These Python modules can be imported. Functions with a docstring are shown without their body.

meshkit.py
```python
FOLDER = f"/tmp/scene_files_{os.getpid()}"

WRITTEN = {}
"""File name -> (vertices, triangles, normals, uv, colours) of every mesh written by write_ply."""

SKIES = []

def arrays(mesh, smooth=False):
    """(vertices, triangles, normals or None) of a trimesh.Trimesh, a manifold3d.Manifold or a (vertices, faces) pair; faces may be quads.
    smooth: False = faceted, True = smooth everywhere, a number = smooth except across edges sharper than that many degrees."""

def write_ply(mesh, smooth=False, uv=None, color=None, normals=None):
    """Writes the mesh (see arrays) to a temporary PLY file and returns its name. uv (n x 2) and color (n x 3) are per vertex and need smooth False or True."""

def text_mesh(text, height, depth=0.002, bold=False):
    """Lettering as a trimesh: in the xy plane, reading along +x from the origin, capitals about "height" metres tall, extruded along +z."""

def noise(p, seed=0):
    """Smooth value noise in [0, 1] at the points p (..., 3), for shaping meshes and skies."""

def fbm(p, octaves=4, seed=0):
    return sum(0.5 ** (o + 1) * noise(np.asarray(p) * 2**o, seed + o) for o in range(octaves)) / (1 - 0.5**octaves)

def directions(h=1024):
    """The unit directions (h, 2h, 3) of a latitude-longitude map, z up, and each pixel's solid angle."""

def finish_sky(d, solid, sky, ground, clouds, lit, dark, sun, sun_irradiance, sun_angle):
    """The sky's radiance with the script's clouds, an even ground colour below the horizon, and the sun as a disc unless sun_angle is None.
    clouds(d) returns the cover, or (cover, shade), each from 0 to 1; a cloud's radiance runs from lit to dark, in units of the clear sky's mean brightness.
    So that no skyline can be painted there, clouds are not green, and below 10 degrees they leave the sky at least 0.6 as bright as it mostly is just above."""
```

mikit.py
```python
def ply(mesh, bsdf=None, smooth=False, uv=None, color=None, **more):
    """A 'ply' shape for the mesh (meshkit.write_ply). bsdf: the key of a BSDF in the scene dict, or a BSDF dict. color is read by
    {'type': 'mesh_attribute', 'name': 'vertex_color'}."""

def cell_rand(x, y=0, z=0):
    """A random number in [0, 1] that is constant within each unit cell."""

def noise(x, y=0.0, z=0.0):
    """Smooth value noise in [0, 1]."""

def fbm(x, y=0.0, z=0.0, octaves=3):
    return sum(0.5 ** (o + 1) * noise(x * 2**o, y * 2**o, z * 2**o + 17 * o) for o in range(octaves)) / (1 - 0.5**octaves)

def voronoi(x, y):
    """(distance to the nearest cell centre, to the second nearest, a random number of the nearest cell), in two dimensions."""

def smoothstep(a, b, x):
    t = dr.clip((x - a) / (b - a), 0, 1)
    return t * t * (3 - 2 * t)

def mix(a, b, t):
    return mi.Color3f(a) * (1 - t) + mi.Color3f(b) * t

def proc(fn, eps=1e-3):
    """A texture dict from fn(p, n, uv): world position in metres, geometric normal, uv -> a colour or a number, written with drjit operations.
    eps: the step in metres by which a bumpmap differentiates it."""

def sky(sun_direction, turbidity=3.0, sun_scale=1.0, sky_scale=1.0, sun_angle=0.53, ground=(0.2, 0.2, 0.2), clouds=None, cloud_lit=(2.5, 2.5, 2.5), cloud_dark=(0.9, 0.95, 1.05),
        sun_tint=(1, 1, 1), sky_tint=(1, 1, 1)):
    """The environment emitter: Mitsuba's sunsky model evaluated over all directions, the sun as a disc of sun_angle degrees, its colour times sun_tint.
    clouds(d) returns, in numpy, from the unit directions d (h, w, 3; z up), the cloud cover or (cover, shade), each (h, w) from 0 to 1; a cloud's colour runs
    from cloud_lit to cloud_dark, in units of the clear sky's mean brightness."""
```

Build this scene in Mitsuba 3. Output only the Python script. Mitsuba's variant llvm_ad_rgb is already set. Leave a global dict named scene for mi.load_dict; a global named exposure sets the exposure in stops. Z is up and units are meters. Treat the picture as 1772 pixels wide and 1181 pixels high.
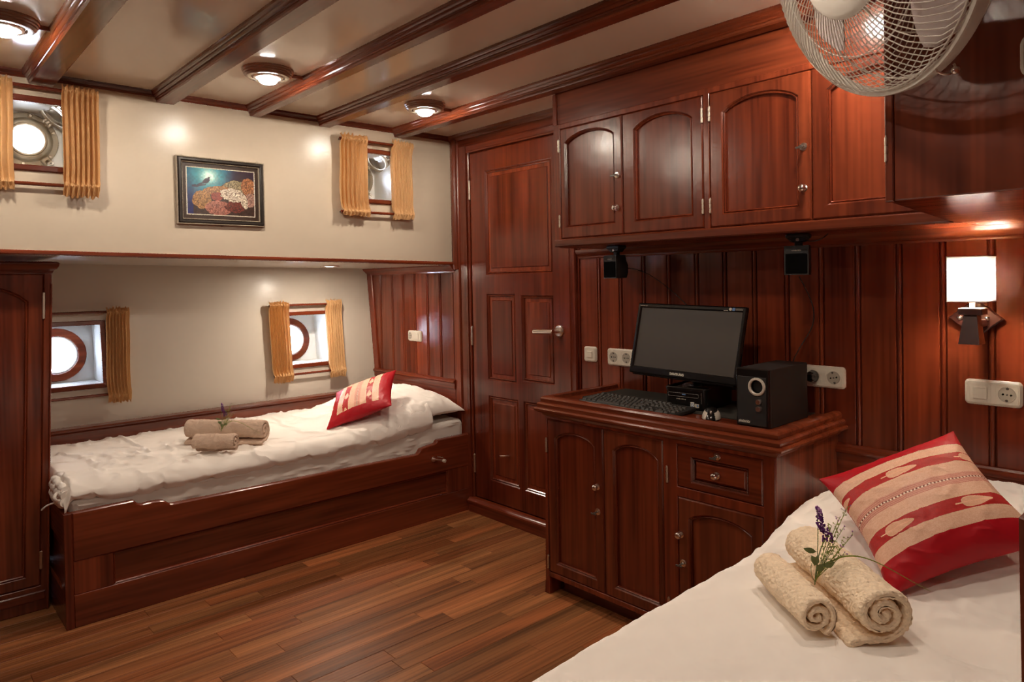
import math, random
import numpy as np, trimesh, mitsuba as mi, drjit as dr, mikit, meshkit
from mikit import proc, noise, fbm, smoothstep, mix, cell_rand, voronoi
from shapely.geometry import Polygon, LineString, Point, MultiPoint, box as sbox
from shapely.ops import unary_union
from scipy.spatial import ConvexHull

T = mi.ScalarTransform4f
scene = {'type': 'scene'}
labels = {}
rng = random.Random(7)
nrng = np.random.default_rng(11)

# ---------------------------------------------------------------- camera
CAM_YAW, CAM_PITCH, CAM_ROLL, EYE = math.radians(42.364), math.radians(1.0221), math.radians(-1.0701), np.array([0, 0, 1.2])
_F = np.array([-math.cos(CAM_YAW), math.sin(CAM_YAW), 0.0])
_R = np.array([math.sin(CAM_YAW), math.cos(CAM_YAW), 0.0])
_U = np.array([0, 0, 1.0])
_F2 = _F * math.cos(CAM_PITCH) - _U * math.sin(CAM_PITCH)
_U2 = _U * math.cos(CAM_PITCH) + _F * math.sin(CAM_PITCH)
_R3 = _R * math.cos(CAM_ROLL) + _U2 * math.sin(CAM_ROLL)
_U3 = _U2 * math.cos(CAM_ROLL) - _R * math.sin(CAM_ROLL)
_m = np.eye(4)
_m[:3, 0], _m[:3, 1], _m[:3, 2], _m[:3, 3] = -_R3, _U3, _F2, EYE
scene['camera'] = {'type': 'perspective', 'fov': 2 * math.degrees(math.atan(886 / 1205.254)), 'fov_axis': 'x',
                   'principal_point_offset_x': 0.0, 'principal_point_offset_y': (590.5 - 507.656) / 1181,
                   'near_clip': 0.02, 'far_clip': 100.0, 'to_world': T(_m.tolist())}
# ---------------------------------------------------------------- daylight outside the portholes, lamp strengths, exposure
scene['sky'] = {'type': 'constant', 'sampling_weight': 0.5, 'radiance': {'type': 'rgb', 'value': [24.0, 28.0, 35.0]}}
LAMP = np.array([1.0, 0.845, 0.68]) * 400
BULB = np.array([1.0, 0.80, 0.58]) * 560
exposure = 0.04

# ---------------------------------------------------------------- materials
def rgb(*c): return {'type': 'rgb', 'value': list(c)}

def wood_parts(p, uv):
    d = dr.round(uv.y)
    s = dr.floor(uv.x * 64 + 0.5)
    a = dr.select(d < 0.5, p.z, dr.select(d < 1.5, p.x, p.y))
    b = dr.select(d < 0.5, p.x, dr.select(d < 1.5, p.y, p.z))
    c = dr.select(d < 0.5, p.y, dr.select(d < 1.5, p.z, p.x))
    return a, b, c, s

def wood_tone(p, uv):
    a, b, c, s = wood_parts(p, uv)
    o = s * 3.713
    bend = noise(a * 1.7 + o, b * 3 + o, c * 3) * 1.6
    ring = fbm(a * 0.9 + o, b * 16 + bend + o, c * 16 + bend, 3)
    fine = noise(a * 6 + o, b * 150, c * 150)
    streak = noise(a * 2.2 + o, b * 55 + bend * 2, c * 55 + o)
    band = smoothstep(0.25, 0.78, ring)
    return band * 0.46 + smoothstep(0.15, 0.85, streak) * 0.30 + smoothstep(0.2, 0.8, fine) * 0.24, s

def wood_fn(p, n, uv):
    t, s = wood_tone(p, uv)
    col = mix((0.058, 0.0086, 0.0041), (0.203, 0.0375, 0.0138), t)
    r = cell_rand(s, 5, 1)
    r2 = cell_rand(s, 9, 2)
    return col * (0.72 + 0.55 * r) * mi.Color3f(1, 0.9 + 0.25 * r2, 0.85 + 0.3 * r2)

def floor_fn(p, n, uv):
    t, s = wood_tone(p, uv)
    col = mix((0.140, 0.050, 0.0185), (0.50, 0.184, 0.068), t)
    r = cell_rand(s, 3, 1)
    r2 = cell_rand(s, 4, 7)
    return col * (0.66 + 0.50 * r) * mi.Color3f(1, 0.85 + 0.28 * r2, 0.8 + 0.35 * r2)

def varnish_bump(p, n, uv):
    return noise(p.x * 70, p.y * 70, p.z * 70) * 0.6 + noise(p.x * 22, p.y * 22, p.z * 22) * 0.9

def paint_bump(p, n, uv):
    return noise(p.x * 40, p.y * 30, p.z * 170) * 0.7 + noise(p.x * 120, p.y * 120, p.z * 300) * 0.35 + noise(p.x * 6, p.y * 6, p.z * 6) * 1.2

def ceil_bump(p, n, uv):
    return noise(p.x * 14, p.y * 20, p.z * 10) + noise(p.x * 60, p.y * 60, p.z * 30) * 0.12

def terry_bump(p, n, uv):
    return noise(p.x * 420, p.y * 420, p.z * 420) + 0.6 * noise(p.x * 900, p.y * 900, p.z * 900)

def weave_bump(p, n, uv):
    return noise(p.x * 90, p.y * 90, p.z * 90) + 0.4 * noise(p.x * 600, p.y * 600, p.z * 600)

def bump(inner, fn, scale, eps=1e-3):
    return {'type': 'bumpmap', 'arbitrary': proc(fn, eps), 'scale': scale, 'bsdf': inner}

def plastic(col, alpha, ior=1.5): return {'type': 'roughplastic', 'diffuse_reflectance': col if isinstance(col, dict) else rgb(*col), 'alpha': alpha, 'int_ior': ior, 'nonlinear': False, 'distribution': 'ggx'}

scene['wood'] = {'type': 'twosided', 'bsdf': bump(plastic(proc(wood_fn), 0.04, 1.58), varnish_bump, 0.0002)}
scene['wood_gloss'] = {'type': 'twosided', 'bsdf': plastic(proc(wood_fn), 0.022, 1.65)}
scene['floor_wood'] = {'type': 'twosided', 'bsdf': plastic(proc(floor_fn), 0.16, 1.38)}
scene['wall_paint'] = {'type': 'twosided', 'bsdf': bump(plastic((0.60, 0.525, 0.42), 0.06, 1.5), paint_bump, 0.0002)}
scene['hull_paint'] = {'type': 'twosided', 'bsdf': bump(plastic((0.60, 0.55, 0.475), 0.08), paint_bump, 0.0002)}
scene['ceiling_paint'] = {'type': 'twosided', 'bsdf': bump(plastic((0.80, 0.71, 0.60), 0.02), ceil_bump, 0.0006, 2e-3)}
scene['reveal_paint'] = {'type': 'twosided', 'bsdf': plastic((0.80, 0.81, 0.79), 0.12)}
scene['bronze'] = {'type': 'twosided', 'bsdf': {'type': 'principled', 'base_color': rgb(0.40, 0.335, 0.245), 'metallic': 0.85, 'roughness': 0.36}}
scene['nickel'] = {'type': 'twosided', 'bsdf': {'type': 'principled', 'base_color': rgb(0.80, 0.76, 0.69), 'metallic': 1.0, 'roughness': 0.2}}
scene['aged_steel'] = {'type': 'twosided', 'bsdf': {'type': 'principled', 'base_color': rgb(0.62, 0.56, 0.47), 'metallic': 1.0, 'roughness': 0.34}}
scene['dark_metal'] = {'type': 'twosided', 'bsdf': {'type': 'principled', 'base_color': rgb(0.10, 0.09, 0.08), 'metallic': 0.6, 'roughness': 0.35}}
scene['glass'] = {'type': 'thindielectric', 'int_ior': 1.5}
scene['ivory_plastic'] = {'type': 'twosided', 'bsdf': plastic((0.72, 0.67, 0.57), 0.1)}
scene['socket_well'] = {'type': 'twosided', 'bsdf': plastic((0.45, 0.41, 0.34), 0.2)}
scene['fan_plastic'] = {'type': 'twosided', 'bsdf': plastic((0.80, 0.76, 0.68), 0.2)}
scene['fan_blade'] = {'type': 'twosided', 'bsdf': plastic((0.58, 0.50, 0.50), 0.15)}
scene['black_gloss'] = {'type': 'twosided', 'bsdf': plastic((0.006, 0.0055, 0.005), 0.04)}
scene['black_matte'] = {'type': 'twosided', 'bsdf': plastic((0.010, 0.0085, 0.0075), 0.35)}
scene['black_hole'] = {'type': 'twosided', 'bsdf': {'type': 'diffuse', 'reflectance': rgb(0.004, 0.004, 0.004)}}
scene['screen'] = {'type': 'twosided', 'bsdf': plastic((0.042, 0.030, 0.019), 0.26, 1.6)}
scene['key_plastic'] = {'type': 'twosided', 'bsdf': plastic((0.035, 0.031, 0.026), 0.3)}
scene['mat_fabric'] = {'type': 'twosided', 'bsdf': bump({'type': 'diffuse', 'reflectance': rgb(0.035, 0.032, 0.028)}, terry_bump, 0.002)}
scene['silver_plastic'] = {'type': 'twosided', 'bsdf': plastic((0.50, 0.45, 0.38), 0.12)}
scene['white_mark'] = {'type': 'twosided', 'bsdf': {'type': 'diffuse', 'reflectance': rgb(0.6, 0.57, 0.5)}}
scene['blue_mark'] = {'type': 'twosided', 'bsdf': {'type': 'diffuse', 'reflectance': rgb(0.12, 0.22, 0.42)}}
scene['linen'] = {'type': 'twosided', 'bsdf': bump({'type': 'principled', 'base_color': rgb(0.80, 0.765, 0.715), 'roughness': 0.75, 'specular': 0.2, 'sheen': 0.2}, weave_bump, 0.0006)}
scene['sheet_linen'] = {'type': 'twosided', 'bsdf': {'type': 'diffuse', 'reflectance': rgb(0.66, 0.625, 0.575)}}
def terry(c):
    def fn(p, n, uv): return mi.Color3f(*c) * (0.88 + 0.20 * noise(p.x * 330, p.y * 330, p.z * 330))  # noise in the colour: fibre tone plus painted shade between the loops
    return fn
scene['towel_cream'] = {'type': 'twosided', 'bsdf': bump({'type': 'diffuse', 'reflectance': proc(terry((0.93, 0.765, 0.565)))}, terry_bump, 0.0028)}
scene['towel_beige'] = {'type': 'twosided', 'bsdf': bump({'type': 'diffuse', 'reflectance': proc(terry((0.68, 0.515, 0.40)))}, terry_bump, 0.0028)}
scene['curtain_cloth'] = {'type': 'principledthin', 'base_color': rgb(0.72, 0.475, 0.24), 'roughness': 0.5, 'diff_trans': 0.4, 'spec_trans': 0.0, 'sheen': 0.3}
scene['shade_cloth'] = {'type': 'principledthin', 'base_color': rgb(0.86, 0.78, 0.64), 'roughness': 0.9, 'diff_trans': 0.28, 'spec_trans': 0.0}
scene['leaf_green'] = {'type': 'twosided', 'bsdf': {'type': 'diffuse', 'reflectance': rgb(0.24, 0.29, 0.07)}}
scene['leaf_dark'] = {'type': 'twosided', 'bsdf': {'type': 'diffuse', 'reflectance': rgb(0.17, 0.215, 0.10)}}
scene['petal_purple'] = {'type': 'twosided', 'bsdf': {'type': 'diffuse', 'reflectance': rgb(0.115, 0.035, 0.165)}}
scene['petal_lilac'] = {'type': 'twosided', 'bsdf': {'type': 'diffuse', 'reflectance': rgb(0.38, 0.20, 0.42)}}
scene['frame_black'] = {'type': 'twosided', 'bsdf': plastic((0.012, 0.009, 0.007), 0.1)}
scene['frame_silver'] = {'type': 'twosided', 'bsdf': plastic((0.42, 0.36, 0.28), 0.1)}
scene['mat_board'] = {'type': 'twosided', 'bsdf': plastic((0.030, 0.016, 0.010), 0.06)}
scene['lamp_wood'] = {'type': 'twosided', 'bsdf': plastic((0.045, 0.012, 0.009), 0.12)}
scene['lamp_neck'] = {'type': 'twosided', 'bsdf': plastic((0.75, 0.7, 0.62), 0.2)}
scene['reflector'] = {'type': 'twosided', 'bsdf': {'type': 'principled', 'base_color': rgb(0.75, 0.66, 0.55), 'metallic': 0.8, 'roughness': 0.3}}
scene['ring_wood'] = {'type': 'twosided', 'bsdf': plastic((0.21, 0.11, 0.065), 0.07)}
scene['emit_black'] = {'type': 'diffuse', 'reflectance': rgb(0.7, 0.7, 0.7)}

def cushion_fn(p, n, uv):
    s, t = uv.x, uv.y
    red = mi.Color3f(0.37, 0.0035, 0.0105)
    thread = noise(s * 260, t * 40) * 0.5 + noise(s * 60, t * 300) * 0.5
    pale = mix((0.62, 0.34, 0.23), (0.78, 0.52, 0.38), thread)
    leafred = mi.Color3f(0.40, 0.022, 0.020) * (0.85 + 0.3 * thread)
    a = dr.abs(s)
    woven = (a < 0.66) & (t > -0.72) & (s < 1.5)
    col = dr.select(woven, pale, red)
    side = dr.select(s > 0, 0.31, 0.0)
    tt = (t + side + 4.0) / 0.72
    k = (tt - dr.floor(tt)) * 0.72 - 0.36            # along the band, leaf centred on 0
    y = (a - 0.37)
    q = dr.clip((k + 0.12) / 0.29, 0, 1)
    half = 0.088 * dr.sqrt(dr.sin(3.14159 * dr.power(q, 0.72))) * (1.0 - 0.45 * q)
    leaf = ((dr.abs(y) < half) & (k > -0.12) & (k < 0.17)) | ((dr.abs(y) < 0.009) & (k <= -0.11) & (k > -0.18))
    vein = (dr.abs(y) < 0.004) | (dr.abs(dr.abs(y) - (k * 0.5 + 0.05 + dr.floor(k * 12) * -0.05)) < 0.003)
    leafcol = mix((0.66, 0.33, 0.20), (0.76, 0.47, 0.33), thread) * dr.select(vein, 1.15, 1.0)
    band = woven & (a > 0.28) & (a < 0.46)
    col = dr.select(band, dr.select(leaf, leafcol, leafred), col)
    chev = woven & (dr.abs(dr.abs(a - 0.37) - 0.105) < 0.016) & ((t * 26 - dr.floor(t * 26)) < 0.5)
    col = dr.select(chev, mi.Color3f(0.72, 0.45, 0.30), col)
    mid = woven & (a < 0.085)
    stripe = (s * 42 - dr.floor(s * 42)) < 0.5
    col = dr.select(mid, dr.select(stripe, mi.Color3f(0.52, 0.20, 0.15), mi.Color3f(0.62, 0.32, 0.24)), col)
    dots = woven & (a < 0.011)
    bead = (t * 30 - dr.floor(t * 30)) < 0.5
    return dr.select(dots, dr.select(bead, mi.Color3f(0.80, 0.68, 0.55), mi.Color3f(0.20, 0.06, 0.04)), col)

scene['cushion_cloth'] = {'type': 'twosided', 'bsdf': {'type': 'principled', 'base_color': proc(cushion_fn), 'roughness': 0.5, 'specular': 0.3, 'sheen': 0.25}}

def photo_fn(p, n, uv):
    x, y = uv.x * 1.45, uv.y                       # 1.45 wide, 1 high
    glow = dr.exp(-(dr.square(x - 0.44) * 7 + dr.square(y - 0.86) * 9))
    core = dr.exp(-(dr.square(x - 0.46) * 55 + dr.square(y - 0.84) * 75)) * (0.6 + 0.8 * noise(x * 30, y * 30))
    sea = mix((0.006, 0.012, 0.10), (0.01, 0.30, 0.36), dr.clip(glow * 1.2, 0, 1)) * (0.75 + 0.5 * noise(x * 25, y * 25))
    dark = smoothstep(0.75, 1.15, x + 0.25 * (1 - y))
    col = mix(sea, (0.022, 0.008, 0.022), dark) + mi.Color3f(0.75, 0.80, 0.62) * core
    def blob(cx, cy, rx, ry, rot=0.0):
        u, v = (x - cx) * math.cos(rot) + (y - cy) * math.sin(rot), -(x - cx) * math.sin(rot) + (y - cy) * math.cos(rot)
        return dr.square(u / rx) + dr.square(v / ry)
    diver = (blob(0.40, 0.73, 0.085, 0.05, 0.55) < 1) | (blob(0.46, 0.80, 0.03, 0.022, 0.5) < 1) | (blob(0.28, 0.66, 0.13, 0.018, 0.42) < 1) | (blob(0.30, 0.63, 0.10, 0.016, 0.25) < 1) | (blob(0.14, 0.61, 0.05, 0.025, 0.2) < 1) | (blob(0.20, 0.60, 0.045, 0.018, 0.2) < 1)
    col = dr.select(diver, mi.Color3f(0.012, 0.012, 0.04), col)
    rag = 0.35 * (noise(x * 26, y * 26) - 0.5)
    wx, wy = x + 0.05 * noise(x * 14, y * 14), y + 0.05 * noise(x * 14 + 9, y * 14)
    d1, d2, c = voronoi(wx * 27, wy * 27)
    edge = dr.clip(1.15 - d1 * 1.3, 0.1, 1.0) * (0.6 + 0.4 * c)
    reef = (y < 0.14 + 0.62 * x + 0.1 * noise(x * 12, 3.0) - 0.45 * dr.maximum(x - 0.9, 0)) & (x > 0.12)
    col = dr.select(reef, mi.Color3f(0.030, 0.014, 0.010) * (0.5 + noise(x * 40, y * 40)), col)
    def coral(col, cx, cy, rx, ry, c1, c2, rot=0.0, rough=1.0):
        k = blob(cx, cy, rx, ry, rot) + rag * rough < 1
        return dr.select(k, mix(c1, c2, edge) * (0.6 + 0.8 * noise(x * 60, y * 60)), col)
    col = coral(col, 1.02, 0.62, 0.26, 0.16, (0.06, 0.045, 0.02), (0.36, 0.30, 0.17))
    col = coral(col, 1.32, 0.66, 0.16, 0.20, (0.09, 0.03, 0.01), (0.50, 0.21, 0.09))
    col = coral(col, 0.60, 0.54, 0.30, 0.09, (0.10, 0.04, 0.01), (0.46, 0.23, 0.08), 0.15)
    col = coral(col, 0.30, 0.32, 0.20, 0.20, (0.10, 0.045, 0.01), (0.46, 0.24, 0.08))
    col = coral(col, 1.36, 0.36, 0.12, 0.16, (0.08, 0.03, 0.02), (0.50, 0.30, 0.24))
    col = coral(col, 0.62, 0.40, 0.13, 0.10, (0.10, 0.01, 0.01), (0.34, 0.05, 0.03))
    col = coral(col, 0.66, 0.15, 0.30, 0.16, (0.12, 0.03, 0.02), (0.46, 0.19, 0.14), 0.0, 0.4)
    col = coral(col, 1.02, 0.20, 0.22, 0.14, (0.02, 0.006, 0.004), (0.20, 0.025, 0.012), 0.0, 1.6)
    col = coral(col, 0.96, 0.45, 0.26, 0.15, (0.14, 0.09, 0.06), (0.85, 0.78, 0.64), -0.1, 1.5)
    col = coral(col, 1.22, 0.32, 0.08, 0.16, (0.14, 0.09, 0.06), (0.80, 0.72, 0.58), 0.2, 1.5)
    return dr.clip(col, 0, 0.9)

scene['photo_print'] = {'type': 'twosided', 'bsdf': plastic(proc(photo_fn), 0.05)}

# ---------------------------------------------------------------- naming
def numbered(key):
    if key not in scene and key not in labels and not any(k.startswith(key + '__') for k in scene): return key
    i = 1
    while f'{key}_{i:03d}' in scene or f'{key}_{i:03d}' in labels or any(k.startswith(f'{key}_{i:03d}__') for k in scene): i += 1
    return f'{key}_{i:03d}'

_count = {}
def fresh(key):
    """key, then key_001, key_002 ..."""
    n = _count.get(key, -1) + 1
    _count[key] = n
    return key if n == 0 else f'{key}_{n:03d}'

def lab(key, label=None, cat=None, group=None, kind=None):
    d = labels.setdefault(key, {})
    for k, v in (('label', label), ('category', cat), ('group', group), ('kind', kind)):
        if v: d[k] = v

def thing(name, label, cat, group=None):
    key = fresh(name)
    lab(key, label, cat, group)
    return key

def struct(name):
    lab(name, kind='structure')
    return name

def put(name, mesh, mat, parent=None, label=None, cat=None, group=None, kind=None, smooth=False, uv=None, color=None, to_world=None, emit=None, d=None, seed=None):
    """One entry of the scene. d: grain direction of wood (0 = z, 1 = x, 2 = y), written with a random seed into the uv."""
    key = fresh(f'{parent}__{name}' if parent else name)
    if d is not None:
        seed = rng.randrange(1, 400) if seed is None else seed
        if smooth not in (False, True):
            m = mesh.copy(); m.merge_vertices()
            mesh, smooth = trimesh.graph.smooth_shade(m, angle=math.radians(smooth), facet_minarea=None), True
        uv = np.tile([[seed / 64.0, float(d)]], (len(mesh.vertices), 1))
    elif smooth not in (False, True):
        mesh = mesh.copy(); mesh.merge_vertices()
    s = mikit.ply(mesh, mat, smooth, uv=uv, color=color)
    if to_world is not None: s['to_world'] = to_world
    if emit is not None: s['emitter'] = {'type': 'area', 'radiance': rgb(*[float(v) for v in emit])}
    scene[key] = s
    if label or cat or group or kind: lab(key, label, cat, group, kind)
    return key

def again(name, first, parent, to_world):
    key = fresh(f'{parent}__{name}' if parent else name)
    scene[key] = {**scene[first], 'to_world': to_world}
    return key

# ---------------------------------------------------------------- mesh builders
_q = np.array([[sx, sy, sz] for sx in (-1, 1) for sy in (-1, 1) for sz in (-1, 1)], float)
_cv = np.array([q * np.where(np.arange(3) == k, 1.0, 0.6) for q in _q for k in range(3)])
_hull = ConvexHull(_cv)
_cf = _hull.simplices.copy()
for _i, (_t, _e) in enumerate(zip(_cf, _hull.equations)):
    _a, _b, _c = _cv[_t]
    if np.cross(_b - _a, _c - _a) @ _e[:3] < 0: _cf[_i] = _t[::-1]

def open_top(m):
    """The part of a bulb that shows: its flat upper face is left off."""
    m = m.copy(); top = m.vertices[:, 2].max() - 1e-6
    m.update_faces(~(m.vertices[m.faces][:, :, 2] > top).all(1)); m.remove_unreferenced_vertices()
    return m

def box(x0, x1, y0, y1, z0, z1, c=0.002):
    h = np.array([x1 - x0, y1 - y0, z1 - z0]) / 2
    o = np.array([x1 + x0, y1 + y0, z1 + z0]) / 2
    c = min(c, 0.45 * h.min() * 2)
    v = np.array([q * np.where(np.arange(3) == k, h, h - c) for q in _q for k in range(3)]) + o
    return trimesh.Trimesh(v, _cf, process=False)

def join(*ms):
    out = []
    for m in ms: out += m if isinstance(m, list) else [m]
    return trimesh.util.concatenate(out)

def quads(rows, closed_u=False, closed_v=False):
    """A surface through rows (m x n x 3)."""
    rows = np.asarray(rows, float); m, n = rows.shape[:2]
    v = rows.reshape(-1, 3); f = []
    for i in range(m if closed_u else m - 1):
        j = np.arange(n if closed_v else n - 1)
        a, b = i * n + j, i * n + (j + 1) % n
        c, e = ((i + 1) % m) * n + (j + 1) % n, ((i + 1) % m) * n + j
        f.append(np.stack([a, b, c], 1)); f.append(np.stack([a, c, e], 1))
    return trimesh.Trimesh(v, np.vstack(f), process=False)

def frame(mesh, o, U, V, W):
    A = np.stack([U, V, W], 1).astype(float)
    v = mesh.vertices @ A.T + np.asarray(o, float)
    f = mesh.faces if np.linalg.det(A) > 0 else mesh.faces[:, ::-1]
    return trimesh.Trimesh(v, f, process=False)

def far_wall(mesh, y): return frame(mesh, (0, y, 0), (1, 0, 0), (0, 0, 1), (0, -1, 0))      # u = x, v = z, w towards the room
def left_wall(mesh, x): return frame(mesh, (x, 0, 0), (0, 1, 0), (0, 0, 1), (1, 0, 0))      # u = y, v = z

def _rings(poly):
    for g in getattr(poly, 'geoms', [poly]):
        yield np.array(g.exterior.coords)[:-1] if g.exterior.is_ccw else np.array(g.exterior.coords)[:-1][::-1]
        for h in g.interiors:
            yield np.array(h.coords)[:-1][::-1] if h.is_ccw else np.array(h.coords)[:-1]

def _inset(r, b):
    e = np.roll(r, -1, 0) - r
    e /= np.linalg.norm(e, axis=1, keepdims=True) + 1e-12
    n = np.stack([-e[:, 1], e[:, 0]], 1)
    n0 = np.roll(n, 1, 0)
    m = n + n0
    m /= np.maximum((m * n).sum(1, keepdims=True), 0.35)
    return r + b * m

def plate(poly, depth, bevel=0.002, w0=0.0):
    """A flat piece cut to poly, from w0 to w0 + depth, its front edges bevelled."""
    bevel = min(bevel, depth * 0.9)
    parts, shells, holes = [], [], []
    for g in getattr(poly, 'geoms', [poly]):
        rs = list(_rings(g)); ins = [_inset(r, bevel) for r in rs]
        cap = Polygon(ins[0], [r for r in ins[1:]])
        if not cap.is_valid: cap = cap.buffer(0)
        back = Polygon(rs[0], rs[1:])
        for pl, w, flip in ((cap, w0 + depth, False), (back, w0, True)):
            for gg in getattr(pl, 'geoms', [pl]):
                if gg.geom_type != 'Polygon' or gg.area < 1e-9: continue
                v, f = trimesh.creation.triangulate_polygon(gg, engine='earcut')
                a = v[f[:, 0]]; cr = np.cross(v[f[:, 1]] - a, v[f[:, 2]] - a)
                f = np.where((cr < 0)[:, None], f[:, ::-1], f)
                parts.append(trimesh.Trimesh(np.c_[v, np.full(len(v), w)], f[:, ::-1] if flip else f, process=False))
        for r, i in zip(rs, ins):
            n = len(r)
            rows = [np.c_[r, np.full(n, w0)], np.c_[r, np.full(n, w0 + depth - bevel)], np.c_[i, np.full(n, w0 + depth)]]
            parts.append(trimesh.Trimesh(*(lambda q: (q.vertices, q.faces))(quads(rows, closed_v=True)), process=False))
    m = trimesh.util.concatenate(parts)
    return m

def mould(profile, path, closed=False, cap=True):
    """Sweeps profile [(out, height)] along a plan path; out is to the right of the direction of travel."""
    pr, pa = np.asarray(profile, float), np.asarray(path, float)
    n = len(pa)
    seg = (np.roll(pa, -1, 0) - pa) if closed else np.diff(pa, axis=0)
    seg = seg / np.linalg.norm(seg, axis=1, keepdims=True)
    nr = np.stack([seg[:, 1], -seg[:, 0]], 1)
    rows = []
    for i in range(n):
        a = nr[i - 1] if (closed or i > 0) else nr[0]
        b = nr[i] if (closed or i < n - 1) else nr[-1]
        m = a + b; m = m / max(m @ b, 0.2)
        rows.append(np.c_[pa[i] + pr[:, :1] * m, pr[:, 1]])
    ms = [quads(rows, closed_u=closed, closed_v=True)]
    if cap and not closed:
        for k, flip in ((0, False), (-1, True)):
            v, f = trimesh.creation.triangulate_polygon(Polygon(pr), engine='earcut')
            idx = [int(np.argmin(((pr - q) ** 2).sum(1))) for q in v]
            vv = np.asarray(rows[k])[idx]
            ms.append(trimesh.Trimesh(vv, f[:, ::-1] if flip else f, process=False))
    m = trimesh.util.concatenate(ms)
    m.merge_vertices(); m.fix_normals()
    return m

def lathe(profile, n=40):
    """Revolves [(r, z)] about z."""
    t = np.linspace(0, 2 * math.pi, n, endpoint=False)
    rows = [np.stack([r * np.cos(t), r * np.sin(t), np.full(n, z)], 1) for r, z in profile]
    m = quads(rows, closed_v=True)
    m.merge_vertices()
    m.update_faces(m.nondegenerate_faces())
    m.fix_normals()
    return m

def axis_to(mesh, o, w, up=(0, 0, 1)):
    """Puts a mesh modelled about z with its z along w at o."""
    w = np.asarray(w, float); w /= np.linalg.norm(w)
    u = np.cross(up, w)
    if np.linalg.norm(u) < 1e-6: u = np.cross((0, 1, 0), w)
    u /= np.linalg.norm(u)
    return frame(mesh, o, u, np.cross(w, u), w)

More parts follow.
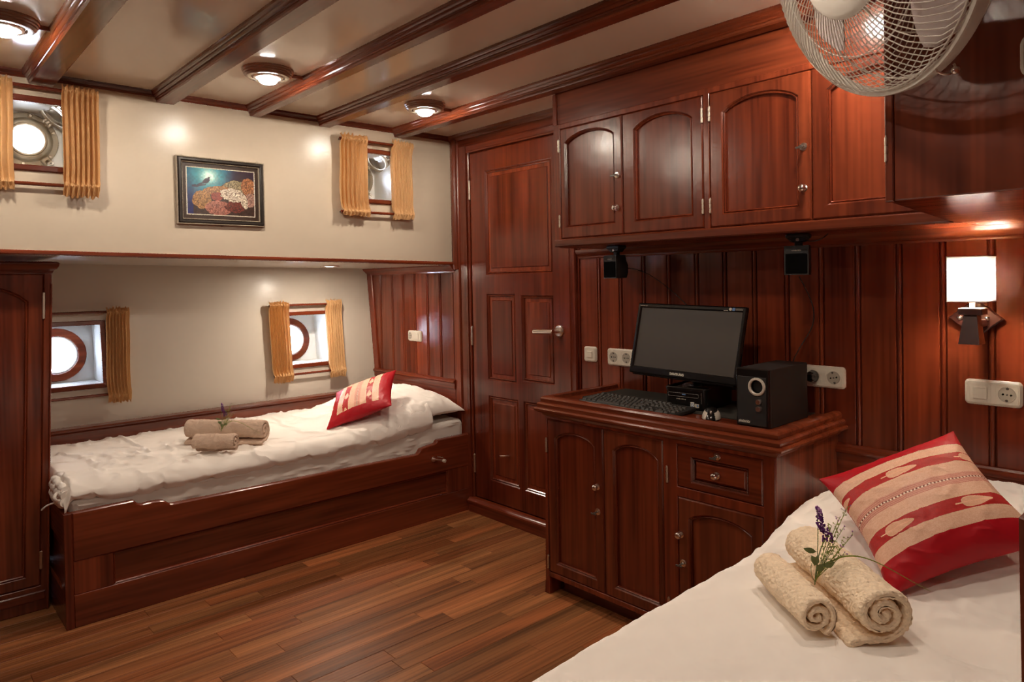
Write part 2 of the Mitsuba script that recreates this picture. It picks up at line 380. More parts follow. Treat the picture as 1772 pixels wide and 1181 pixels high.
def tube(path, r, n=8):
    pa = np.asarray(path, float)
    r = np.broadcast_to(np.asarray(r, float), (len(pa),))
    t = np.gradient(pa, axis=0); t /= np.linalg.norm(t, axis=1, keepdims=True) + 1e-12
    u = np.cross(t[0], (0.31, 0.22, 0.93)); u /= np.linalg.norm(u)
    rows = []
    a = np.linspace(0, 2 * math.pi, n, endpoint=False)
    for i in range(len(pa)):
        u = u - t[i] * (u @ t[i]); u /= np.linalg.norm(u)
        v = np.cross(t[i], u)
        rows.append(pa[i] + r[i] * (np.cos(a)[:, None] * u + np.sin(a)[:, None] * v))
    m = quads(rows, closed_v=True)
    caps = []
    for k, flip in ((0, True), (-1, False)):
        vv = np.vstack([rows[k], pa[k]])
        f = np.stack([np.arange(n), (np.arange(n) + 1) % n, np.full(n, n)], 1)
        caps.append(trimesh.Trimesh(vv, f[:, ::-1] if flip else f, process=False))
    m = trimesh.util.concatenate([m] + caps)
    m.merge_vertices()
    return m

def bez(*p, n=16):
    p = [np.asarray(q, float) for q in p]
    t = np.linspace(0, 1, n)[:, None]
    while len(p) > 1: p = [a * (1 - t) + b * t for a, b in zip(p[:-1], p[1:])]
    return p[0]

def rbox(x0, x1, y0, y1, z0, z1, r, n=2):
    s = trimesh.creation.icosphere(n, r).vertices
    c = np.array([[x, y, z] for x in (x0 + r, x1 - r) for y in (y0 + r, y1 - r) for z in (z0 + r, z1 - r)])
    return trimesh.convex.convex_hull((c[:, None] + s[None]).reshape(-1, 3))

def rrect(x0, x1, y0, y1, r): return sbox(x0 + r, y0 + r, x1 - r, y1 - r).buffer(r, quad_segs=6)

def arch(x0, x1, z0, zs, za, n=16, skew=0.0):
    """A rectangle whose top is an arc from height zs at both sides to za in the middle."""
    t = np.linspace(0, 1, n)
    top = [(x1 + (x0 - x1) * k, zs + (za - zs) * (1 - (2 * k - 1) ** 2) ** 0.8) for k in t]
    return Polygon([(x0, z0), (x1, z0)] + top)
# ================================================================ the setting
YR, XU, ZC = 2.287, -2.957, 1.967
XE, YB = 0.28, -1.55                            # the walls beside and behind the camera
def xh(z): return -3.765 - 0.118 * (z - 0.609)  # the sloping hull side behind the left bunk
HW = np.array([0.118, 0, 1.0]) / math.hypot(0.118, 1) * np.array([-1, 1, 1])
def hull_frame(mesh, off=0.0):
    """u = y, v = height z (sheared along the slope), w into the room."""
    v = mesh.vertices
    out = np.c_[xh(v[:, 1]) + v[:, 2] + off, v[:, 0], v[:, 1]]
    return trimesh.Trimesh(out, mesh.faces, process=False)

struct('floor')
put('floor', box(-3.95, XE, YB, YR + 0.04, -0.06, -0.012, 0.001), 'black_matte')
row = 0
x = -2.836 - 0.0725 * 5
while x < XE - 0.02:
    y = YB + rng.uniform(-0.5, 0.0)
    while y < YR - 0.02:
        L = rng.uniform(0.35, 1.05)
        y0, y1 = max(y, YB), min(y + L, YR + 0.02)
        y += L
        if x > -2.85 and y1 < 0.15 and x < -1.6: pass
        if y1 - y0 < 0.02: continue
        hid = x + 0.07 < -2.86 and y0 > 0.5
        if hid or (x > -0.85 and y1 < 0.2): continue
        put('plank', box(x + 0.0004, x + 0.0721, y0 + 0.0003, y1 - 0.0003, -0.012, rng.uniform(-0.0006, 0.0), 0.0009), 'floor_wood', 'floor', d=2)
    x += 0.0725

struct('ceiling')
put('ceiling', box(-3.0, XE + 0.05, YB - 0.05, YR + 0.04, ZC, ZC + 0.04, 0.001), 'ceiling_paint')

# ---- the upper left wall with its two square window openings
def sheer(y): return 1.29 + (YR - y) * 0.0178
WIN_UP = [(0.426, 1.7505, 1.757), (1.797, 1.719, 1.727)]       # centre y, centre z of the opening, z of the porthole
poly = Polygon([(YB, sheer(YB)), (YR, sheer(YR)), (YR, ZC + 0.005), (YB, ZC + 0.005)])
for y, z, _ in WIN_UP: poly = poly.difference(sbox(y - 0.112, z - 0.111, y + 0.112, z + 0.111))
struct('wall_left')
put('wall_left', left_wall(plate(poly, 0.02, 0.0005, -0.02), XU), 'wall_paint')
struct('trim_1')                                                # dark edge along the foot of the upper wall
bot = [(YB, sheer(YB)), (YR, sheer(YR)), (YR, sheer(YR) + 0.016), (YB, sheer(YB) + 0.016)]
put('trim_1', left_wall(plate(Polygon(bot), 0.052, 0.004, -0.04), XU), 'wood', d=2)
struct('trim_2')                                                # moulding under the ceiling
put('trim_2', mould([(0, 1.944), (0.004, 1.944), (0.007, 1.949), (0.007, 1.953), (0.016, 1.960), (0.019, 1.968), (0, 1.968)], [(XU, YR), (XU, YB)][::-1]), 'wood', d=2, smooth=25)
# the shelf over the left bunk: underside between the upper wall and the hull
struct('ceiling_bunk')
v = np.array([[XU + 0.0, YB, sheer(YB)], [XU, YR, sheer(YR)], [-3.93, YR, sheer(YR)], [-3.93, YB, sheer(YB)]])
put('ceiling_bunk', trimesh.Trimesh(np.vstack([v, v + [0, 0, 0.015]]), [[0, 1, 2], [0, 2, 3], [4, 6, 5], [4, 7, 6], [0, 4, 5], [0, 5, 1], [2, 6, 7], [2, 7, 3]], process=False), 'hull_paint')

# ---- the hull side behind the left bunk
WIN_LO = [(0.65, 0.8865, 0.633, 0.882), (1.842, 0.8835, 1.812, 0.874)]   # opening centre y, z; porthole y, z
poly = sbox(0.30, 0.0, YR + 0.01, 1.33)
for y, z, _, _ in WIN_LO: poly = poly.difference(sbox(y - 0.14, z - 0.1395, y + 0.14, z + 0.1395))
struct('wall_hull')
put('wall_hull', hull_frame(plate(poly, 0.02, 0.0005, -0.02)), 'hull_paint')

# ---- windows: dark square frame, white reveal, round porthole
def circle(y, z, r, n=56): return Polygon([(y + r * math.cos(t), z + r * math.sin(t)) for t in np.linspace(0, 2 * math.pi, n, endpoint=False)])
def window(k, y, z, hw, hh, py, pz, pr, depth, put_in, upper):
    key = struct(f'window_{k}')
    s = 0.021
    fr = sbox(y - hw - s, z - hh - s, y + hw + s, z + hh + s).difference(sbox(y - hw, z - hh, y + hw, z + hh))
    put('frame', put_in(plate(fr, 0.011, 0.003)), 'wood', key, d=2)
    t = 0.012
    sides = join(plate(sbox(y - hw - t, z - hh - t, y + hw + t, z - hh), depth, 0.0003, -depth), plate(sbox(y - hw - t, z + hh, y + hw + t, z + hh + t), depth, 0.0003, -depth),
                 plate(sbox(y - hw - t, z - hh, y - hw, z + hh), depth, 0.0003, -depth), plate(sbox(y + hw, z - hh, y + hw + t, z + hh), depth, 0.0003, -depth))
    back = plate(sbox(y - hw - 0.05, z - hh - 0.05, y + hw + 0.05, z + hh + 0.05).difference(circle(py, pz, pr)), 0.03, 0.001, -depth - 0.03)
    put('reveal', put_in(join(sides, back)), 'reveal_paint', key)
    return key

def glass_disc(py, pz, r, w, put_in, key):
    put('glass', put_in(trimesh.Trimesh(np.vstack([[[py, pz, w]], [[py + r * math.cos(t), pz + r * math.sin(t), w] for t in np.linspace(0, 2 * math.pi, 40, endpoint=False)]]),
        [[0, 1 + i, 1 + (i + 1) % 40] for i in range(40)], process=False)), 'glass', key)

def bronze_porthole(key, py, pz, depth, put_in):
    prof = [(0.052, -0.03), (0.052, 0.022), (0.055, 0.026), (0.060, 0.026), (0.063, 0.020), (0.068, 0.020), (0.076, 0.017), (0.081, 0.010), (0.084, 0.0085), (0.099, 0.0075), (0.101, 0.004), (0.101, -0.002), (0.052, -0.03)]
    put('porthole_ring', put_in(axis_lathe(prof, py, pz, -depth)), 'bronze', key, smooth=35)
    for i in range(6):
        a = math.radians(82 - 60 * i)
        put('bolt', put_in(axis_lathe([(0, 0.014), (0.0045, 0.0135), (0.0068, 0.010), (0.0072, 0.006)], py + 0.0915 * math.cos(a), pz + 0.0915 * math.sin(a), -depth, 14)), 'aged_steel', key, smooth=40)
    # hinge block, lid swung up and out to the right, dog screw at the lower right
    a = math.radians(47)
    hc = np.array([py + 0.094 * math.cos(a), pz + 0.094 * math.sin(a)])
    R2 = lambda m: rot2(m, a, hc)
    put('hinge', put_in(R2(join(plate(sbox(-0.012, -0.017, 0.012, -0.006), 0.03, 0.003, -depth), plate(sbox(-0.012, 0.006, 0.012, 0.017), 0.03, 0.003, -depth), plate(sbox(-0.008, -0.006, 0.012, 0.006), 0.034, 0.003, -depth)))), 'aged_steel', key)
    # lid: disc hinged open, tilted so that it stands off the back
    lid = join(lathe([(0.045, -0.006), (0.047, 0.006), (0.054, 0.009), (0.064, 0.007), (0.068, 0.001), (0.067, -0.007), (0.056, -0.009), (0.045, -0.006)], 48))
    lv = lid.vertices
    tilt = math.radians(-10)
    n = np.array([math.cos(a) * math.cos(tilt), math.sin(a) * math.cos(tilt), math.sin(tilt)])      # lid normal in (u, v, w)
    along = np.array([-math.cos(a) * math.sin(tilt), -math.sin(a) * math.sin(tilt), math.cos(tilt)])
    side = np.cross(along, n)
    c0 = np.array([*(hc + 0.012 * np.array([math.cos(a), math.sin(a)])), -depth + 0.022]) + along * 0.066
    L = lambda m: trimesh.Trimesh(m.vertices @ np.stack([side, along, n]) + c0, m.faces, process=False)
    put('lid_ring', put_in(L(lid)), 'aged_steel', key, smooth=35, label='round metal porthole lid swung open')
    g = lathe([(0.0, 0.001), (0.045, 0.001)], 40)
    put('lid_glass', put_in(L(g)), 'glass', key)
    ear = plate(Polygon([(-0.018, 0.0), (-0.013, 0.026), (-0.007, 0.026), (-0.007, 0.012), (0.007, 0.012), (0.007, 0.026), (0.013, 0.026), (0.018, 0.0)]), 0.010, 0.002, -0.005)
    ear.vertices = np.c_[ear.vertices[:, 0], 0.062 + ear.vertices[:, 1], ear.vertices[:, 2]]
    put('lid_ear', put_in(L(ear)), 'aged_steel', key)
    a = math.radians(-52)
    dc = np.array([py + 0.093 * math.cos(a), pz + 0.093 * math.sin(a)])
    fork = plate(Polygon([(-0.012, -0.016), (0.016, -0.014), (0.016, -0.006), (0.002, -0.005), (0.002, 0.005), (0.016, 0.006), (0.016, 0.014), (-0.012, 0.016)]), 0.024, 0.003, -depth)
    put('lug', put_in(rot2(fork, a, dc)), 'bronze', key)
    q = bez((0, 0, 0), (0.035, 0.02, 0.02), (0.03, -0.03, 0.03), (0, -0.002, 0.004), n=18)
    wing = tube(np.c_[dc[0] + 0.006 + q[:, 0] * 0.6, dc[1] - 0.008 + q[:, 1] * 0.7, -depth + 0.022 + q[:, 2] * 0.3], 0.003, 8)
    put('wing_nut', put_in(wing), 'aged_steel', key, smooth=40)

def axis_lathe(prof, py, pz, w0, n=56):
    m = lathe(prof, n)
    m.vertices = m.vertices + [py, pz, w0]
    return m
def rot2(m, a, o):
    v = m.vertices
    return trimesh.Trimesh(np.c_[o[0] + v[:, 0] * math.cos(a) - v[:, 1] * math.sin(a), o[1] + v[:, 0] * math.sin(a) + v[:, 1] * math.cos(a), v[:, 2]], m.faces, process=False)

in_wall = lambda m: left_wall(m, XU)
for k, (y, z, pz) in enumerate(WIN_UP):
    key = window(k + 1, y, z, 0.112, 0.111, y, pz, 0.051, 0.173, in_wall, True)
    bronze_porthole(key, y, pz, 0.173, in_wall)
for k, (y, z, py, pz) in enumerate(WIN_LO):
    key = window(k + 3, y, z, 0.14, 0.1395, py, pz, 0.083, 0.18, hull_frame, False)
    put('porthole_ring', hull_frame(axis_lathe([(0.0905, -0.004), (0.0905, 0.012), (0.093, 0.016), (0.122, 0.016), (0.127, 0.012), (0.128, -0.002)], py, pz, -0.18)), 'wood_gloss', key, smooth=30, d=2, label='round varnished wooden porthole ring')
    put('rim', hull_frame(axis_lathe([(0.083, -0.03), (0.081, -0.02), (0.082, 0.010), (0.086, 0.013), (0.0908, 0.011), (0.0908, -0.004)], py, pz, -0.18)), 'reveal_paint', key, smooth=30)
    glass_disc(py, pz, 0.083, -0.195, hull_frame, key)

# ---- the far wall: vertical tongue-and-groove planks with a bead on each joint
struct('wall_far')
put('wall_far', box(-3.95, XE, YR + 0.006, YR + 0.05, 0.0, ZC + 0.03, 0.001), 'wood', d=0, seed=17)
def plank_profile(w):
    pts = [(0.0015, -0.006), (0.0015, -0.001), (0.0045, 0.004), (w - 0.0185, 0.004), (w - 0.0165, 0.002), (w - 0.0160, -0.0045), (w - 0.0128, -0.0045), (w - 0.0125, 0.0)]
    for a in np.linspace(math.pi, 0, 7): pts.append((w - 0.0068 + 0.0055 * math.cos(a), 0.0005 + 0.0055 * math.sin(a)))
    return pts + [(w - 0.0012, -0.002), (w - 0.0012, -0.006)]
def plank(x0, x1, z0, z1):
    pr = np.array(plank_profile(x1 - x0))
    rows = [np.c_[x0 + pr[:, 0], YR - pr[:, 1], np.full(len(pr), z)] for z in (z0, z1)]
    m = quads(rows); m.faces = m.faces[:, ::-1]
    put('plank', m, 'wood', 'wall_far', d=0, smooth=20)
edges = [-2.06, -1.944, -1.827, -1.709, -1.589, -1.463, -1.346, -1.23, -1.112, -0.995, -0.88, -0.76, -0.643, -0.523]
while edges[-1] < XE: edges.append(edges[-1] + 0.118)
for a, b in zip(edges[:-1], edges[1:]): plank(a, min(b, XE), 0.02, 1.40)
bunk_edges = [-3.80, -3.692, -3.562, -3.444, -3.326, -3.201, -3.082, -2.957]
for a, b in zip(bunk_edges[:-1], bunk_edges[1:]): plank(a, b, 0.40, 1.285)
# rails and mouldings of the far wall
def rail_far(name, prof, x0, x1):
    put(name, mould(prof, [(x0, YR), (x1, YR)]), 'wood', 'wall_far', d=1, smooth=25)
rail_far('chair_rail', [(0, 0.607), (0.014, 0.607), (0.016, 0.612), (0.016, 0.628), (0.026, 0.634), (0.028, 0.641), (0.026, 0.648), (0.018, 0.652), (0.014, 0.658), (0, 0.658)], -0.97, XE)
rail_far('skirting_board', [(0, 0.02), (0.012, 0.02), (0.012, 0.607), (0, 0.607)], -0.97, XE)
rail_far('top_moulding', [(0, 1.290), (0.008, 1.290), (0.011, 1.295), (0.011, 1.300), (0.016, 1.304), (0.026, 1.312), (0.030, 1.319), (0.034, 1.328), (0, 1.328)], -2.06, XE)
rail_far('chair_rail', [(0, 0.625), (0.016, 0.625), (0.018, 0.632), (0.018, 0.655), (0.026, 0.661), (0.024, 0.670), (0.010, 0.676), (0, 0.676)], -3.80, -2.957)
rail_far('lower_board', [(0, 0.30), (0.012, 0.30), (0.012, 0.625), (0, 0.625)], -3.80, -2.957)
rail_far('top_moulding', [(0, 1.250), (0.010, 1.250), (0.013, 1.258), (0.020, 1.262), (0.026, 1.270), (0.034, 1.276), (0.040, 1.285), (0.040, 1.292), (0, 1.292)], -3.85, -2.945)
pts = [(xh(z) - 0.01, z) for z in (0.40, 1.29)] + [(xh(z) + 0.052, z) for z in (1.29, 0.40)]
put('edge_strip', far_wall(plate(Polygon(pts), 0.014, 0.004), YR), 'wood', 'wall_far', d=0)

# ---- door, casing, sill
struct('door_1')
DX0, DX1, DZ0, DZ1 = -2.812, -2.118, 0.077, 1.862
top = (-2.690, -2.230, 1.238, 1.752)
panels = [top, (-2.690, -2.489, 0.705, 1.130), (-2.434, -2.230, 0.722, 1.124), (-2.688, -2.479, 0.193, 0.614), (-2.430, -2.230, 0.193, 0.614)]
poly = sbox(DX0, DZ0, DX1, DZ1)
for a, b, c, e in panels: poly = poly.difference(sbox(a, c, b, e))
put('door_1', far_wall(plate(poly, 0.034, 0.006, -0.03), YR), 'wood', d=0, seed=31)
for a, b, c, e in panels:
    put('panel', far_wall(plate(sbox(a - 0.001, c - 0.001, b + 0.001, e + 0.001), 0.010, 0.001, -0.028), YR), 'wood', 'door_1', d=0, seed=rng.choice([12, 71, 140]))
    put('panel_field', far_wall(plate(sbox(a + 0.017, c + 0.017, b - 0.017, e - 0.017), 0.016, 0.013, -0.018), YR), 'wood', 'door_1', d=0)
    put('panel_bead', far_wall(plate(sbox(a, c, b, e).difference(sbox(a + 0.009, c + 0.009, b - 0.009, e - 0.009)), 0.020, 0.005, -0.018), YR), 'wood', 'door_1', d=0)
def hinge(x, z0, z1, y, parent, r=0.0042):
    ms = []
    n = 3
    for i in range(n):
        a, b = z0 + (z1 - z0) * i / n, z0 + (z1 - z0) * (i + 1) / n
        ms.append(lathe([(0, a + 0.0006), (r * 0.9, a + 0.0006), (r, a + 0.0012), (r, b - 0.0012), (r * 0.9, b - 0.0006), (0, b - 0.0006)], 14))
    ms.append(lathe([(0, z1), (r * 0.7, z1), (r * 0.5, z1 + 0.003), (0, z1 + 0.0035)], 12))
    m = join(ms); m.vertices = m.vertices + [x, y - r * 0.6, 0]
    m = join(m, box(x - 0.003, x + 0.003, y - 0.0015, y + 0.001, z0, z1, 0.0005))
    put('hinge', m, 'aged_steel', parent, smooth=40, label='small brass-coloured butt hinge')
for a, b in ((1.623, 1.722), (0.868, 0.966), (0.205, 0.300)): hinge(-2.812, a, b, YR - 0.004, 'door_1', 0.006)
hz = 0.968
put('handle_rose', axis_to(lathe([(0, 0.010), (0.022, 0.010), (0.026, 0.007), (0.027, 0.0)], 36), (-2.186, YR - 0.004, hz), (0, -1, 0)), 'nickel', 'door_1', smooth=35)
put('handle_lever', join(axis_to(lathe([(0, 0.056), (0.0085, 0.056), (0.0095, 0.054), (0.0095, 0.008), (0.010, 0.0)], 24), (-2.186, YR - 0.010, hz), (0, -1, 0)),
    axis_to(lathe([(0, 0.0), (0.010, 0.001), (0.0115, 0.004), (0.0115, 0.121), (0.010, 0.125), (0, 0.126)], 24), (-2.172, YR - 0.062, hz), (-1, 0, -0.03))), 'nickel', 'door_1', smooth=35)
put('coat_hook', tube(bez((-2.551, YR - 0.002, 0.335), (-2.551, YR - 0.03, 0.34), (-2.565, YR - 0.034, 0.336), (-2.578, YR - 0.034, 0.335), n=10), 0.005, 10), 'nickel', 'door_1', smooth=40)
struct('trim_3')                                                # casing round the door
cz = 1.945
def vertical(prof, x, z0, z1, sgn):
    """Profile [(across, out)] run up the wall at x."""
    pr = np.array(prof)
    m = quads([np.c_[x + sgn * pr[:, 0], YR - pr[:, 1], np.full(len(pr), z)] for z in (z0, z1)])
    m.fix_normals(); return m
case = [(0, 0), (0, 0.006), (0.004, 0.010), (0.010, 0.010), (0.013, 0.006), (0.016, 0.006), (0.016, 0.016), (0.070, 0.016), (0.072, 0.020), (0.078, 0.024), (0.083, 0.020), (0.086, 0.012), (0.086, 0.0)]
put('trim_3', join(vertical(case, DX0 - 0.004, 0.0, cz, -1)), 'wood', d=0, smooth=20)
put('corner_bead', vertical([(0.082, 0.0), (0.082, 0.018), (0.088, 0.030), (0.098, 0.036), (0.112, 0.036), (0.122, 0.030), (0.126, 0.020), (0.134, 0.018), (0.146, 0.018), (0.146, 0.0)], DX0, 1.265, cz, -1), 'wood', 'trim_3', d=0, smooth=25)
put('corner_post', vertical([(0.082, 0.0), (0.082, 0.010), (0.146, 0.010), (0.146, 0.0)], DX0, 0.0, 1.265, -1), 'wood', 'trim_3', d=0)
put('right_jamb', vertical([(0, 0), (0, 0.010), (0.004, 0.014), (0.012, 0.012), (0.030, 0.012), (0.034, 0.018), (0.040, 0.022), (0.046, 0.018), (0.050, 0.010), (0.056, 0.008), (0.056, 0)], DX1 + 0.003, 0.0, cz, 1), 'wood', 'trim_3', d=0, smooth=20)
put('header', mould([(0, DZ1 + 0.003), (0.012, DZ1 + 0.003), (0.014, DZ1 + 0.010), (0.010, DZ1 + 0.014), (0.012, 1.900), (0.018, 1.904), (0.018, 1.946), (0, 1.946)], [(-2.93, YR), (-1.90, YR)]), 'wood', 'trim_3', d=1, smooth=25)
put('crown', mould([(0, 1.938), (0.022, 1.938), (0.026, 1.944), (0.028, 1.950), (0.038, 1.957), (0.044, 1.968), (0, 1.968)], [(-2.957, YR), (-1.90, YR)]), 'wood', 'trim_3', d=1, smooth=25)
put('sill', mould([(0, -0.005), (0.026, -0.005), (0.026, 0.046), (0.036, 0.050), (0.036, 0.060), (0.026, 0.066), (0.020, 0.074), (0, 0.076)], [(-2.845, YR), (-1.95, YR)]), 'wood', 'trim_3', d=1, smooth=25)

# ---- walls beside and behind the camera
struct('wall_right'); put('wall_right', box(XE, XE + 0.04, YB, YR + 0.04, 0, ZC, 0.001), 'wood', d=0)
struct('wall_back'); put('wall_back', box(-3.95, XE + 0.04, YB - 0.04, YB, 0, ZC, 0.001), 'wood', d=0)

# ---- ceiling beams
def beam(yl, yr, label, xe=XE):
    k = thing('ceiling_beam', label, 'beam', 'dark ceiling beams')
    zb = 1.925
    prof = [(yl + 0.004, zb), (yr - 0.004, zb), (yr, zb + 0.004), (yr, ZC + 0.002), (yl, ZC + 0.002), (yl, zb + 0.004)]
    def run(pr):
        pr = np.array(pr)
        m = quads([np.c_[np.full(len(pr), x), pr[:, 0], pr[:, 1]] for x in (XU + 0.001, xe)], closed_v=True)
        v, f = trimesh.creation.triangulate_polygon(Polygon(pr), engine='earcut')
        cap = trimesh.Trimesh(np.c_[np.full(len(v), XU + 0.001), v], f, process=False)
        m = join(m, cap); m.merge_vertices(); m.fix_normals(); return m
    put('beam_body', run(prof), 'wood_gloss', k, d=1)
    lip = [(0, 1.936), (-0.003, 1.9365), (-0.004, 1.940), (-0.003, 1.943), (-0.007, 1.945), (-0.011, 1.949), (-0.012, 1.953), (-0.016, 1.955), (-0.020, 1.959), (-0.021, 1.9675), (0, 1.9675)]
    put('moulding', run([(yl + a, z) for a, z in lip]), 'wood_gloss', k, d=1, smooth=25)
    put('moulding', run([(yr - a, z) for a, z in lip]), 'wood_gloss', k, d=1, smooth=25)
beam(0.412, 0.489, 'dark varnished ceiling beam nearest the viewer, ending above the left brass porthole window')
beam(0.828, 0.896, 'dark varnished ceiling beam ending at the wall above the left half of the framed picture')
beam(1.197, 1.243, 'dark varnished ceiling beam ending above the right edge of the framed picture')
beam(1.518, 1.573, 'dark varnished ceiling beam ending just left of the curtained window beside the door', -0.50)
beam(1.922, 1.977, 'dark varnished ceiling beam running along the top of the wall cabinet by the door', -0.56)

# ---- ceiling spotlights
def spotlight(x, y, label, strip=True, group=None):
    k = thing('ceiling_spotlight', label, 'ceiling light', group)
    at = lambda m: trimesh.Trimesh(m.vertices + [x, y, 0], m.faces, process=False)
    put('wooden_ring', at(lathe([(0.0, 1.968), (0.088, 1.968), (0.088, 1.960), (0.084, 1.957), (0.084, 1.953), (0.080, 1.950), (0.080, 1.946), (0.073, 1.940), (0.066, 1.939), (0.058, 1.940), (0.054, 1.944), (0.040, 1.946), (0.0, 1.946)], 56)), 'ring_wood', k, smooth=30)
    put('reflector', at(lathe([(0.052, 1.945), (0.050, 1.938), (0.044, 1.936), (0.040, 1.938), (0.034, 1.941), (0.0, 1.942)], 40)), 'reflector', k, smooth=30)
    put('bulb', at(open_top(lathe([(0, 1.9415), (0.032, 1.9415), (0.033, 1.930), (0.0305, 1.925), (0.024, 1.9195), (0.013, 1.916), (0.0, 1.915)], 28))), 'emit_black', k, smooth=True, emit=LAMP, label='glowing white lamp')
    if strip: put('cable_strip', box(x - 0.006, x + 0.006, y + 0.084, y + 0.145, 1.955, 1.968, 0.002), 'wood_gloss', k, d=2)
spotlight(-2.42, 0.283, 'lit round wooden ceiling spotlight cut by the left edge of the photo')
spotlight(-2.42, 1.050, 'lit round wooden ceiling spotlight between the second and third beams, above the framed picture')
spotlight(-2.47, 1.765, 'lit round wooden ceiling spotlight nearest the door')
for y, w in ((1.765, 'in front of the wall cabinet'), (1.05, 'over the foot of the right bed'), (0.22, 'over the floor beside the right bed')):
    spotlight(-0.78 if y > 0.5 else -0.60, y, f'lit round wooden ceiling spotlight {w}, just above the photo', False)

# small downlight recessed under the shelf above the left bunk
k = thing('bunk_downlight', 'small round downlight recessed under the shelf above the left bunk', 'ceiling light')
lx, ly = -3.42, 1.80
lz = sheer(ly)
at_ = lambda m: trimesh.Trimesh(m.vertices + [lx, ly, lz], m.faces, process=False)
put('ring', at_(lathe([(0.034, 0.001), (0.034, -0.004), (0.040, -0.006), (0.048, -0.005), (0.050, 0.001), (0.034, 0.001)], 36)), 'nickel', k, smooth=30)
put('bulb', at_(open_top(lathe([(0, 0.0), (0.030, 0.0), (0.026, -0.004), (0.014, -0.006), (0, -0.0065)], 24))), 'emit_black', k, smooth=True, emit=LAMP * 1.8)
# ================================================================ curtains and their rods
def rod(label, y0, y1, z, x, group, flat=0.0065):
    k = thing('curtain_rod', label, 'curtain rod', group)
    put('bar', tube([(x, y0, z), (x, (y0 + y1) / 2, z), (x, y1, z)], flat, 12), 'wood_gloss', k, d=2, smooth=40)
    for y in (y0 + 0.012, y1 - 0.012):
        put('bracket', tube([(x - 0.03, y, z), (x - 0.015, y, z), (x, y, z)], 0.0045, 8), 'dark_metal', k, smooth=40)

def curtain(label, y0, y1, zt, zb, x, group, rods, seed=0, lean=0.0, skew=0.0, fold=7):
    """A gathered curtain on a rod near its top and another near its foot; x is the plane of the rods at mid height, lean shifts the foot."""
    k = thing('curtain', label, 'curtain', group)
    nu, nv = 150, 84
    u = np.linspace(0, 1, nu)[None, :]; v = np.linspace(0, 1, nv)[:, None]
    H = zt - zb
    g1, g2 = (zt - rods[0]) / H, (zt - rods[1]) / H
    r = np.random.default_rng(100 + seed)
    n3 = lambda a, b, s: meshkit.noise(np.stack(np.broadcast_arrays(a, b, np.float64(s)), -1), seed)
    gather = np.exp(-((v - g1) / 0.022) ** 2) + np.exp(-((v - g2) / 0.022) ** 2)
    head = np.clip((g1 - v) / g1, 0, 1) + np.clip((v - g2) / (1 - g2), 0, 1)
    ph = u * fold * 2 * math.pi + 1.3 * n3(u * 3, v * 1.2, 1.0) + 0.7 * n3(u * 8, v * 2.0, 2.0)
    pleat = np.sin(ph) + 0.35 * np.sin(2 * ph + 1.0 + 2 * n3(u * 4, v * 3, 5.0))
    fine = np.sin(u * fold * 5.3 * math.pi * 2 + 3 * n3(u * 9, v * 2, 7.0))
    amp = 0.0135 * (1 - 0.75 * np.clip(gather, 0, 1)) * (1 - 0.55 * head)
    X = pleat * amp + fine * 0.0028 * (np.clip(gather, 0, 1) + 0.5 * np.exp(-((v - g1 - 0.06) / 0.05) ** 2) + 0.5 * np.exp(-((v - g2 + 0.06) / 0.05) ** 2)) + fine * 0.0055 * head * (0.5 + n3(u * 14, v * 6, 3.0))
    X = X + 0.013 * (np.exp(-((v - g1) / 0.05) ** 2) + np.exp(-((v - g2) / 0.06) ** 2)) + 0.008 + 0.006 * np.clip(gather, 0, 1)
    waist = 1 + 0.05 * np.sin(v * math.pi) * 0 - 0.03 * gather
    yc = (y0 + y1) / 2
    Y = yc + (y0 + (y1 - y0) * u - yc) * waist + skew * (v - 0.5) + 0.004 * np.cos(ph) * (1 - head) + 0.006 * (n3(v * 3, u * 0 + seed, 4.0) - 0.5)
    edge = 0.010 * head * (n3(u * 22, v * 0, 9.0) - 0.45)
    Z = zt - H * v + np.where(v < 0.5, edge, -edge) - 0.004 * head * np.cos(ph)
    P = np.stack(np.broadcast_arrays(x + X + lean * (v - 0.5), Y, Z), -1)
    put('cloth', quads(P), 'curtain_cloth', k, smooth=True)
    return k
G = 'gathered golden curtains on the portholes'
for i, (y, z, _) in enumerate(WIN_UP):
    where = ('left porthole window of the upper wall', 'porthole window beside the door on the upper wall')[i]
    rod(f'dark wooden curtain rod above the {where}', y - 0.192, y + 0.180, z + 0.159, XU + 0.030, 'dark curtain rods')
    rod(f'dark wooden curtain rod below the {where}', y - 0.192, y + 0.180, z - 0.180, XU + 0.030, 'dark curtain rods')
za, zc = WIN_UP[0][1], WIN_UP[1][1]
R1, R2, R3 = (za + 0.159, za - 0.180), (zc + 0.159, zc - 0.180), (1.0855, 0.6925)
curtain('golden gathered curtain cut by the left edge of the photo, left of the brass porthole', 0.225, 0.358, 1.930, 1.545, XU + 0.034, G, R1, 1)
curtain('golden gathered curtain between the left brass porthole and the framed picture', 0.500, 0.614, 1.926, 1.533, XU + 0.034, G, R1, 2)
curtain('golden gathered curtain left of the brass porthole beside the door', 1.597, 1.737, 1.898, 1.523, XU + 0.034, G, R2, 3)
curtain('golden gathered curtain right of the brass porthole, nearest the door', 1.874, 1.992, 1.898, 1.516, XU + 0.034, G, R2, 4)
for i, (y, z, _, _) in enumerate(WIN_LO):
    where = ('left window over the left bunk', 'right window over the left bunk')[i]
    rod(f'dark wooden curtain rod above the {where}', y - 0.222, y + 0.192, z + 0.200, xh(z + 0.2) + 0.028, 'dark curtain rods')
    rod(f'dark wooden curtain rod below the {where}', y - 0.222, y + 0.192, z - 0.192, xh(z - 0.192) + 0.028, 'dark curtain rods')
